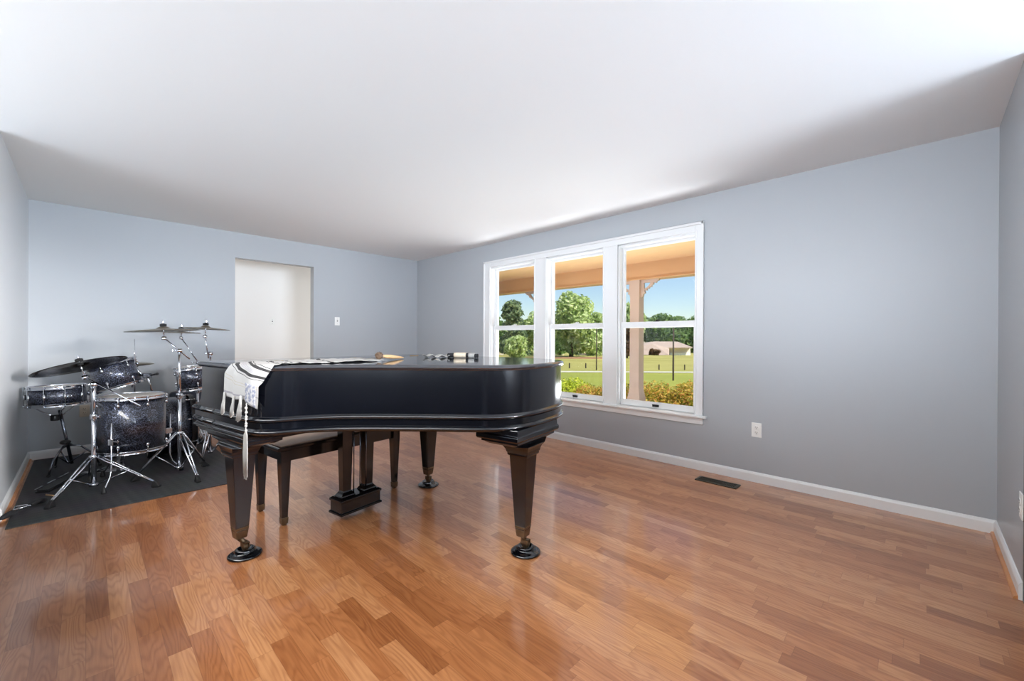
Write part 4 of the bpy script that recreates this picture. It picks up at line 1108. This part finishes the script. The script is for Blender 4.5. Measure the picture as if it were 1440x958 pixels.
# strap and small wood strip on the mat
sp = thing('fabric_strap', 'black fabric strap with chrome buckle lying across the left edge of the mat', 'strap', tuple(fl(20,720,0.0)))
o0 = Vector(sp.location); pts = [fl(1,731,0.02), fl(14,722,0.026), fl(26,717,0.03), fl(36,713,0.024), fl(52,706,0.02), fl(66,703,0.018)]
g = MB(); n = 12; v = []; f = []
for k, p in enumerate(pts):
    p = p-o0; hw = [0.05,0.05,0.045,0.04,0.06,0.03][k]
    for i in range(n):
        t_ = 2*PI*i/n; v.append(p + Vector((-0.75,0.6,0))*0 + Vector((0.45,-0.89,0))*(hw*0.5*math.cos(t_)) + Vector((0,0,0.020*(0.6+0.4*math.sin(k*1.7))*math.sin(t_))))
for k in range(len(pts)-1):
    for i in range(n): f.append((k*n+i,k*n+(i+1)%n,(k+1)*n+(i+1)%n,(k+1)*n+i))
f.append(tuple(reversed(range(n)))); f.append(tuple((len(pts)-1)*n+i for i in range(n)))
g.add(v,f,True); o = finish('webbing', g, M['black_cloth'], sp); sd_ = o.modifiers.new('smooth','SUBSURF'); sd_.levels = 2; sd_.render_levels = 2
g = MB(); c_ = fl(27,714,0.05)-o0
for s_ in (-1,1): g.tube([c_+Vector((0.035*s_,-0.02,0)), c_+Vector((0.02*s_,0.03,0.004)), c_+Vector((-0.02*s_,0.05,0))], 0.0045, 8)
g.tube([c_+Vector((-0.035,-0.02,0)), c_+Vector((0.035,-0.02,0))], 0.0045, 8)
o = finish('buckle', g, M['chrome'], sp); o['label'] = 'chrome buckle'
p0 = fl(65,696,0.012); p1 = fl(78,697.5,0.012)
g = MB(); g.tube([(0,0,0.006),tuple((p1-p0)*0.5+Vector((0,0,0.006))),tuple(p1-p0+Vector((0,0,0.006)))], 0.0055, 10, None, 0.004)
o = finish('wood_strip', g, M['tan_wood']); o.location = (p0.x,p0.y,MZ); tag(o, 'short tan wooden strip lying on the mat left of the front stand', 'stick')

# ------------------------------------------------------------------ porch and garden
PFZ = -0.12
struct('porch_floor', MB().box((-14, YW+T, PFZ-0.2), (3, 5.95, PFZ)), M['concrete'], 'concrete porch floor outside the window', 'porch')
w = MB(); w.box((-14, YW+T, 2.262), (3, 6.1, 2.40))
for k in range(14):
    y = YW+T+0.15*k; w.box((-14, y, 2.258), (3, y+0.146, 2.262))
struct('porch_ceiling', w, M['tan_paint'], 'tan boarded porch ceiling outside the window', 'porch')
w = MB(); w.box((-14, 5.62, 2.03), (3, 5.78, 2.262)); w.box((-14, 5.60, 2.012), (3, 5.80, 2.03))
struct('porch_beam', w, M['porch_beam'], 'tan beam along the edge of the porch ceiling', 'porch', 0.004)
def bracket(mb, s):
    """scroll-sawn bracket in the plane of the beam, reaching out by s"""
    pts = [(0.0,0.0),(0.27,0.0),(0.27,-0.022),(0.24,-0.03),(0.225,-0.055),(0.20,-0.05),(0.19,-0.075),(0.165,-0.075),(0.16,-0.11),(0.135,-0.10),(0.118,-0.128),(0.09,-0.125),(0.09,-0.155),(0.065,-0.16),(0.062,-0.19),(0.035,-0.20),(0.03,-0.235),(0.0,-0.25)]
    hole = [(0.045,-0.05),(0.12,-0.045),(0.10,-0.08),(0.075,-0.09),(0.06,-0.125),(0.04,-0.11)]
    n = len(pts)
    # three strips around the pierced opening keep it see-through
    top = [(0.0,0.0),(0.27,0.0),(0.27,-0.022),(0.24,-0.03),(0.225,-0.055),(0.20,-0.05),(0.15,-0.040),(0.0,-0.040)]
    left = [(0.0,-0.040),(0.040,-0.040),(0.042,-0.10),(0.05,-0.135),(0.062,-0.19),(0.035,-0.20),(0.03,-0.235),(0.0,-0.25)]
    arc = [(0.15,-0.040),(0.19,-0.050),(0.185,-0.075),(0.165,-0.078),(0.16,-0.108),(0.135,-0.10),(0.118,-0.130),(0.09,-0.126),(0.09,-0.155),(0.05,-0.148),(0.055,-0.125),(0.085,-0.112),(0.115,-0.088),(0.135,-0.062)]
    for poly in (top, left, arc):
        P = [(s*a, b) for a, b in poly]
        m = len(P); v = [(p[0], -0.02, p[1]) for p in P] + [(p[0], 0.02, p[1]) for p in P]
        mb.add(v, [tuple(range(m)), tuple(reversed(range(m,2*m)))] + [(i,(i+1)%m,m+(i+1)%m,m+i) for i in range(m)])
first = None
for x, lab in ((-3.007, 'porch post with scroll brackets seen through the rightmost window'), (-4.90, 'porch post with scroll brackets mostly hidden behind the window mullion')):
    if first is None:
        t = thing('porch_post', lab, 'post', (x,5.70,PFZ))
        g = MB(); g.stack([(0,0,0,0.11,0.11),(0.31,0,0,0.11,0.11),(0.33,0,0,0.10,0.10)]); finish('plinth', g, M['post'], t, 0.006)
        g = MB(); g.stack([(0.33,0,0,0.098,0.098),(0.40,0,0,0.096,0.096),(0.50,0,0,0.080,0.080),(0.56,0,0,0.074,0.074),(1.9,0,0,0.072,0.072),(2.132,0,0,0.078,0.078)]); finish('shaft', g, M['post'], t)
        for s_ in (-1,1):
            g = MB(); bracket(g, s_); g.v = [Vector((p.x+s_*0.074, p.y, p.z+2.132)) for p in g.v]; finish('bracket', g, M['post'], t)
        first = t
    else:
        t = first.copy(); COL.objects.link(t); t.location = (x,5.70,PFZ); t['label'] = lab
        for ch in list(first.children):
            c_ = ch.copy(); COL.objects.link(c_); c_.parent = t
# ground
def gz(x, y):
    D = -0.7003*x + 0.7139*y
    tab = [(0,-0.45),(6,-0.45),(18,-0.60),(25,-0.79),(60,-1.15),(100,-2.45),(400,-6.0)]
    return interp(tab, max(0,min(399,D)))
g = MB(); nx, ny = 50, 50
xs = [-300+ (i/nx)**0.6*330 for i in range(nx+1)]; ys = [5.95 + (j/ny)**2.2*330 for j in range(ny+1)]
v = [(x,y,gz(x,y)) for x in xs for y in ys]; f = [(i*(ny+1)+j,(i+1)*(ny+1)+j,(i+1)*(ny+1)+j+1,i*(ny+1)+j+1) for i in range(nx) for j in range(ny)]
g.add(v,f,True); struct('lawn', g, M['grass'], 'sunlit green and straw lawn beyond the porch', 'lawn')
def gpt(px, D, up_=0.0):
    p = at(px, 478, D); return Vector((p.x, p.y, gz(p.x,p.y)+up_))
# road
g = MB(); v = []; f = []
pxs = [560+ i*30 for i in range(22)]
for px in pxs:
    for D in (24.3, 25.6): v.append(gpt(px, D, 0.02))
for i in range(len(pxs)-1): f.append((2*i,2*i+2,2*i+3,2*i+1))
g.add(v,f); v2 = [p - Vector((0,0,0.15)) for p in v]
g.add(v2,[tuple(reversed(q)) for q in f]); struct('road', g, M['road'], 'pale narrow road crossing the lawn', 'road')

def leafcloud(blobs, n, size, seed, upb=0.3):
    """many small bent leaves spread over the skins of ellipsoid blobs (cx,cy,cz,rx,ry,rz)"""
    r_ = random.Random(seed); mb = MB()
    vol = [b[3]*b[4]+b[4]*b[5]+b[3]*b[5] for b in blobs]; tot = sum(vol)
    for b, w_ in zip(blobs, vol):
        for _ in range(int(n*w_/tot)):
            d = Vector((r_.gauss(0,1),r_.gauss(0,1),r_.gauss(0,1))).normalized(); rr = 0.72+0.33*r_.random()**0.7
            c = Vector((b[0]+d.x*b[3]*rr, b[1]+d.y*b[4]*rr, b[2]+d.z*b[5]*rr))
            nn = (d*0.7 + Vector((r_.gauss(0,0.6),r_.gauss(0,0.6),r_.gauss(0,0.6)+upb))).normalized()
            a = nn.cross(Vector((r_.gauss(0,1),r_.gauss(0,1),r_.gauss(0,1)))).normalized(); e_ = nn.cross(a)
            L_ = size*(0.7+0.6*r_.random()); w2 = L_*0.5
            v = [c-a*L_*0.5, c+e_*w2*0.5+nn*L_*0.08, c+a*L_*0.5-nn*L_*0.1, c-e_*w2*0.5+nn*L_*0.08]
            mb.add(v, [(0,1,2),(0,2,3)])
    return mb
def shrub(label, p, rx, ry, h, mat, n, size, seed, group=None):
    t = thing('shrub', label, 'shrub', (p.x,p.y,p.z), 0, group)
    r_ = random.Random(seed); bl = []
    for k in range(7):
        a = r_.random()*2*PI; q = r_.random()**0.5*0.55
        rr = 0.55+0.15*r_.random()
        bl.append((rx*q*math.cos(a), ry*q*math.sin(a), h*(0.40+0.2*r_.random()), rx*rr, ry*rr, h*0.42))
    finish('foliage', leafcloud(bl, n, size, seed), M[mat], t, weld=False)
    g = MB()
    for k in range(5):
        a = 2*PI*k/5; g.tube([(0.02*math.cos(a),0.02*math.sin(a),-0.02),(rx*0.3*math.cos(a),ry*0.3*math.sin(a),h*0.45),(rx*0.45*math.cos(a),ry*0.45*math.sin(a),h*0.75)], 0.012, 6, None, 0.005)
    finish('stem', g, M['bark'], t)
    return t
hz = [(668,6.4,0.84,'leaf_hedge','low hedge shrub seen behind the piano lid'),
      (735,6.5,0.84,'leaf_hedge','low hedge shrub below the leftmost window'),
      (802,6.6,0.86,'leaf_lime','bright yellow-green shrub at the left of the middle window'),
      (842,6.45,0.76,'leaf_hedge','low dark hedge shrub at the right of the middle window'),
      (880,6.15,0.86,'leaf_hedge','hedge shrub left of the porch post'),
      (925,5.75,0.88,'leaf_hedge','reddish-tipped hedge shrub right of the porch post'),
      (962,5.35,0.86,'leaf_hedge','hedge shrub under the thin dark pole'),
      (996,4.75,0.68,'leaf_lime','yellow-green shrub at the lower right of the rightmost window'),
      (1040,4.7,0.80,'leaf_hedge','hedge shrub past the right side of the window')]
for k, (px, D, h_, mt_, lab) in enumerate(hz):
    p = at(px, 478, D); y = max(p.y, 6.55); p = Vector((p.x, p.y, 0))
    if p.y < 6.55: p = p*(6.55/p.y)
    p.z = gz(p.x,p.y)
    shrub(lab, p, 0.52, 0.5, h_+0.08, mt_, 5600, 0.055, 40+k, 'shrubs in front of the porch')
def tree(label, px, D, top_py, bot_py, width_px, mat, n, size, seed, kind='round', name='tree'):
    p = gpt(px, D); ztop = at(px, top_py, D).z; zb = at(px, bot_py, D).z; R = width_px*D/F_PX/2*1.0; Hc = ztop-zb
    t = thing(name, label, 'tree', (p.x,p.y,p.z)); r_ = random.Random(seed); bl = []
    z0 = zb-p.z
    if kind == 'round':
        for k in range(16):
            a = r_.random()*2*PI; q = r_.random()**0.5*0.62; zz_ = r_.random()
            wz = math.sin(PI*(0.15+0.75*zz_)); rr = R*(0.34+0.16*r_.random())
            bl.append((R*q*wz*math.cos(a), R*q*wz*math.sin(a), z0+Hc*(0.14+0.70*zz_), rr, rr, Hc*0.19))
    else:
        for k in range(26):
            a = r_.random()*2*PI; zz_ = k/25; w_ = (1-zz_)*0.75+0.22 if zz_ > 0.25 else 0.8
            rr = R*0.30; q = R*w_*0.75*r_.random()**0.3
            bl.append((q*math.cos(a), q*math.sin(a), z0+Hc*(0.06+0.86*zz_), rr*1.2, rr*1.2, Hc*0.055))
    finish('foliage', leafcloud(bl, n, size, seed, 0.2), M[mat], t, weld=False)
    g = MB(); rt_ = max(0.05, R*0.07); g.tube([(0,0,-0.2),(0.02*R,0,z0+Hc*0.3),(0,0.03*R,z0+Hc*0.8)], rt_, 8, None, rt_*0.3)
    for k in range(4):
        a = 2*PI*k/4+0.4; g.tube([(0,0,z0+Hc*0.25),(R*0.35*math.cos(a),R*0.35*math.sin(a),z0+Hc*0.55)], rt_*0.45, 6, None, rt_*0.15)
    finish('trunk', g, M['bark'], t)
    return t
tree('grey-green pine with feathery branches in the leftmost window', 720, 62, 421, 500, 54, 'leaf_pine', 5200, 0.75, 1, 'pine', 'pine_tree')
tree('rounded dark green bush-like tree low in the leftmost window', 728, 50, 467, 506, 42, 'leaf_tree', 3800, 0.50, 2)
tree('pale green tree at the right side of the leftmost window', 752, 70, 439, 503, 48, 'leaf_tree', 3000, 0.75, 3)
tree('large broad leafy tree filling the left of the middle window', 803, 55, 413, 508, 92, 'leaf_tree', 7000, 0.66, 4)
tree('slimmer green tree at the right of the middle window', 838, 62, 440, 502, 44, 'leaf_tree', 3600, 0.62, 5)
tree('dark tree low behind the broad leafy tree', 776, 72, 464, 503, 54, 'leaf_dark', 2800, 0.7, 6)
tree('bushy tree behind the porch post', 886, 70, 428, 500, 52, 'leaf_tree', 4200, 0.7, 7)
tree('small brown-purple leaved tree left of the porch post', 882, 50, 458, 502, 32, 'leaf_plum', 2400, 0.42, 8)
k = 0
for px, top, wd, lab in ((925,452,52,'dark green tree behind the pale roof, nearest the porch post'), (950,447,50,'dark green tree behind the pale roof, the tallest'), (976,456,50,'dark green tree behind the right end of the pale roof'), (1010,455,60,'dark green tree past the right window edge'), (862,455,50,'distant tree behind the window mullion'), (690,452,60,'distant tree past the left window edge'), (1050,458,60,'distant dark tree far past the right window edge')):
    tree(lab, px, 135, top-10, 502, wd*1.25, 'leaf_dark', 3000, 1.55, 60+k); k += 1
# low house with hipped roof
hs = thing('house', 'low pale house with a wide hipped roof and white garage front beyond the field', 'house', tuple(gpt(840,100)))
o0 = Vector(hs.location)
c = gpt(832+5,100)
def hp(px, py, D=100.0): return at(px, py, D)-o0
zg = gpt(930,100).z-o0.z
def flat(px, D, py): q = at(px, py, D); return Vector((q.x-o0.x, q.y-o0.y, q.z-o0.z))
g = MB()
a0 = flat(905,100,489.5); a1 = flat(972.5,100,488.5)
def depthv(p, d): return p + camf*d
wl = MB(); A = flat(888,101,488); B = flat(971,101,488.5)
b0 = Vector((A.x,A.y,zg-0.5)); b1 = Vector((B.x,B.y,zg-0.5)); b2 = depthv(b1,14); b3 = depthv(b0,14)
top = A.z
wl.add([b0,b1,b2,b3]+[Vector((q.x,q.y,top)) for q in (b0,b1,b2,b3)], [(0,3,2,1),(4,5,6,7),(0,1,5,4),(1,2,6,5),(2,3,7,6),(3,0,4,7)])
finish('wall', wl, M['house_wall'], hs)
e0 = flat(884,99.5,493); e1 = flat(974,99.5,488.5); e0.z = e1.z-0.15; e2 = depthv(e1,16); e3 = depthv(e0,16)
r0 = flat(921,107.5,480.2); r1 = flat(953,107.5,480.6)
rf = MB(); rf.add([e0,e1,e2,e3,r0,r1]+[q-Vector((0,0,0.2)) for q in (e0,e1,e2,e3)], [(0,1,5,4),(1,2,5),(2,3,4,5),(3,0,4),(0,6,7,1),(1,7,8,2),(2,8,9,3),(3,9,6,0),(9,8,7,6)])
finish('roof', rf, M['roof'], hs)
# lower front gable roof sweeping towards the viewer on the left
g0 = flat(884,95,499.0); g1 = flat(941,95,499.5); g2 = flat(941,99.6,489.5); g3 = flat(917,99.9,483.5); g4 = flat(890,99.6,489.5)
rf = MB(); rf.add([g0,g1,g2,g3,g4]+[depthv(q,2) for q in (g0,g1,g2,g3,g4)], [(0,1,2,3,4),(9,8,7,6,5),(0,5,6,1),(1,6,7,2),(2,7,8,3),(3,8,9,4),(4,9,5,0)])
finish('porch_roof', rf, M['roof'], hs)
gd = MB(); d0 = flat(942,100.6,500.5); d1 = flat(971,100.6,500.5); d2 = flat(971,100.6,496.5); d3 = flat(942,100.6,496.5)
gd.add([d0,d1,d2,d3]+[depthv(q,0.6) for q in (d0,d1,d2,d3)], [(0,1,2,3),(7,6,5,4),(0,4,5,1),(1,5,6,2),(2,6,7,3),(3,7,4,0)])
o = finish('garage_front', gd, M['garage'], hs); o['label'] = 'white garage front'
# maroon bushes by the house
t = tree('dark reddish bush in front of the pale roof', 923, 90, 491.5, 500.5, 15, 'leaf_plum', 700, 0.5, 90, 'round', 'bush')
tree('dark bush beside the reddish bush in front of the house', 917, 92, 490.5, 500, 9, 'leaf_plum', 500, 0.5, 91, 'round', 'bush')
# second house glimpsed between the trees
def far_house(label, pxa, pxb, pyr, pye, pyb, D):
    t = thing('house', label, 'house', tuple(gpt((pxa+pxb)/2, D))); o_ = Vector(t.location)
    a = at(pxa,pye,D)-o_; b = at(pxb,pye,D)-o_; zb2 = at(pxa,pyb,D).z-o_.z-1.0
    m_ = MB(); q = [Vector((a.x,a.y,zb2)),Vector((b.x,b.y,zb2))]; q += [q[1]+camf*9, q[0]+camf*9]
    m_.add(q+[Vector((p.x,p.y,a.z)) for p in q], [(0,3,2,1),(4,5,6,7),(0,1,5,4),(1,2,6,5),(2,3,7,6),(3,0,4,7)]); finish('wall', m_, M['house_wall'], t)
    zr = at(pxa,pyr,D).z-o_.z; e = [Vector((p.x,p.y,a.z-0.05)) for p in q]; ra = e[0].lerp(e[3],0.5); rb_ = e[1].lerp(e[2],0.5); ra.z = rb_.z = zr
    e[0] = e[0]-camf*0.5-camr*0.5; e[1] = e[1]-camf*0.5+camr*0.5
    m_ = MB(); m_.add(e+[ra,rb_]+[p-Vector((0,0,0.15)) for p in e], [(0,1,5,4),(1,2,5),(2,3,4,5),(3,0,4),(0,6,7,1),(1,7,8,2),(2,8,9,3),(3,9,6,0),(9,8,7,6)]); finish('roof', m_, M['roof'], t)
far_house('small pale house roof between the trees in the middle window', 766, 793, 484, 490, 500, 80)
far_house('white house glimpsed at the left edge of the leftmost window', 690, 707, 484, 489, 500, 80)
far_house('white building low at the right of the middle window', 824, 858, 493.5, 496, 503, 85)
g = MB(); c_ = gpt(810,52); 
for k in range(30):
    pass
# mulch bed under the broad tree
g = MB(); v = [(0,0,0.12)]; n = 24
for i in range(n): v.append((6.0*math.cos(2*PI*i/n), 3.0*math.sin(2*PI*i/n), 0.02))
for i in range(n): v.append((6.0*math.cos(2*PI*i/n), 3.0*math.sin(2*PI*i/n), -0.3))
g.add(v, [(0,1+i,1+(i+1)%n) for i in range(n)] + [(1+i,1+n+i,1+n+(i+1)%n,1+(i+1)%n) for i in range(n)], True)
o = struct('mulch_bed', g, M['mulch'], 'brown mulch bed under the broad leafy tree', 'ground'); o.location = gpt(806,50); o.rotation_euler = (0,0,YAW)
# poles and fence posts
def pole(label, px, D, top_py, r):
    p = gpt(px, D); zt = at(px, top_py, D).z
    g = MB(); r *= 0.72; g.lathe([(r,-0.3),(r,0.5),(r*0.85,(zt-p.z)-0.02),(r*0.6,zt-p.z)], 12); o = finish('wooden_pole', g, M['pole_wood']); o.location = p; tag(o, label, 'pole', 'wooden poles on the lawn')
pole('thin dark wooden pole in the rightmost window', 947, 18.0, 459, 0.052)
pole('thin wooden pole at the right of the middle window', 839, 27.0, 462, 0.055)
first = None
for px, D, lab in ((927,27.5,'short fence post beside the road left of the thin pole'), (963,27.5,'short fence post beside the road right of the thin pole'), (801,29,'short fence post beyond the road in the middle window, left one'), (824,29,'short fence post beyond the road in the middle window, right one')):
    p = gpt(px, D)
    if first is None:
        g = MB(); g.stack([(-0.2,0,0,0.03,0.03),(0.34,0,0,0.03,0.03),(0.36,0,0,0.015,0.015)]); first = o = finish('fence_post', g, M['pole_wood'])
    else:
        o = first.copy(); COL.objects.link(o)
    o.location = p; tag(o, lab, 'fence post', 'fence posts along the road')

# ------------------------------------------------------------------ light
W = bpy.data.worlds.new('sky'); SC.world = W; W.use_nodes = True
nt = W.node_tree; bg = nt.nodes['Background']
sky = nt.nodes.new('ShaderNodeTexSky'); sky.sky_type = 'NISHITA'; sky.sun_disc = False
sky.sun_elevation = math.radians(52); sky.sun_rotation = math.radians(60); sky.altitude = 200; sky.air_density = 1.0; sky.dust_density = 0.4; sky.ozone_density = 2.0
nt.links.new(sky.outputs['Color'], bg.inputs['Color']); bg.inputs['Strength'].default_value = SKY = 0.155
sun = bpy.data.lights.new('sun', 'SUN'); sun.energy = 6.8; sun.angle = math.radians(0.5); sun.color = (1.0,0.95,0.86)
so = bpy.data.objects.new('sun', sun); COL.objects.link(so)
sd = Vector((0.75, 0.10, 0.80)).normalized()     # towards the sun: front right of the house, high
so.rotation_euler = (-sd).to_track_quat('-Z','Y').to_euler()
def area(name, loc, target, sx, sy, power, color=(1,1,1)):
    l = bpy.data.lights.new(name, 'AREA'); l.shape = 'RECTANGLE'; l.size = sx; l.size_y = sy; l.energy = power; l.color = color
    o = bpy.data.objects.new(name, l); COL.objects.link(o); o.location = loc
    o.rotation_euler = (Vector(target)-Vector(loc)).to_track_quat('-Z','Y').to_euler(); return o
COOL = (0.84, 0.95, 1.10)
area('fill_left', (-1.7, YL-5.0, 1.0), (-2.6, 2.0, 1.5), 3.8, 1.7, 270, COOL)      # added unseen panel lifting the ceiling from beyond the low blocker
area('fill_floor', (-1.7, YL-0.72, H-0.05), (-1.8, 0.9, 0), 3.4, 0.8, 135, (1,0.98,0.95))  # added overhead fill brightening the near floor
area('fill_right', (5.2, 1.9, 1.15), (-5.0, 0.6, 1.5), 2.6, 1.5, 560, COOL)         # added unseen panel brightening the back wall from the right
o = area('fill_left_wall', (4.2, 3.2, 2.2), (-4.2, -0.62, 0.95), 0.9, 0.9, 30, (1,0.98,0.97)); o.data.spread = math.radians(20)   # added narrow beam to brighten the left wall
area('fill_hall_right', (-6.08, 2.75, 1.25), (-6.9, 1.9, 1.25), 0.5, 2.0, 7, (1,0.98,0.95))  # added fill hidden behind the back wall, evens out the hall wall
area('fill_hall_left', (-6.08, 0.70, 1.25), (-6.9, 1.5, 1.25), 0.5, 2.0, 7, (1,0.98,0.95))  # second added hall fill, other side of the doorway
area('fill_porch', (-2.8, 4.60, 0.12), (-2.9, 1.6, 2.5), 3.4, 1.1, 150, (0.95,0.98,1.05))   # added fill hidden below the sill, brightens the ceiling near the window

# ------------------------------------------------------------------ colour management
vs = SC.view_settings
vs.view_transform = 'Standard'; vs.look = 'None'; vs.exposure = 0.06; vs.gamma = 1.0; vs.use_curve_mapping = False
SC.cycles.use_denoising = True; SC.cycles.use_light_tree = False; SC.cycles.use_adaptive_sampling = False
SC.cycles.max_bounces = 10; SC.cycles.diffuse_bounces = 6; SC.cycles.glossy_bounces = 4; SC.cycles.transparent_max_bounces = 12
SC.cycles.sample_clamp_indirect = 6.0; SC.cycles.caustics_reflective = False; SC.cycles.caustics_refractive = False
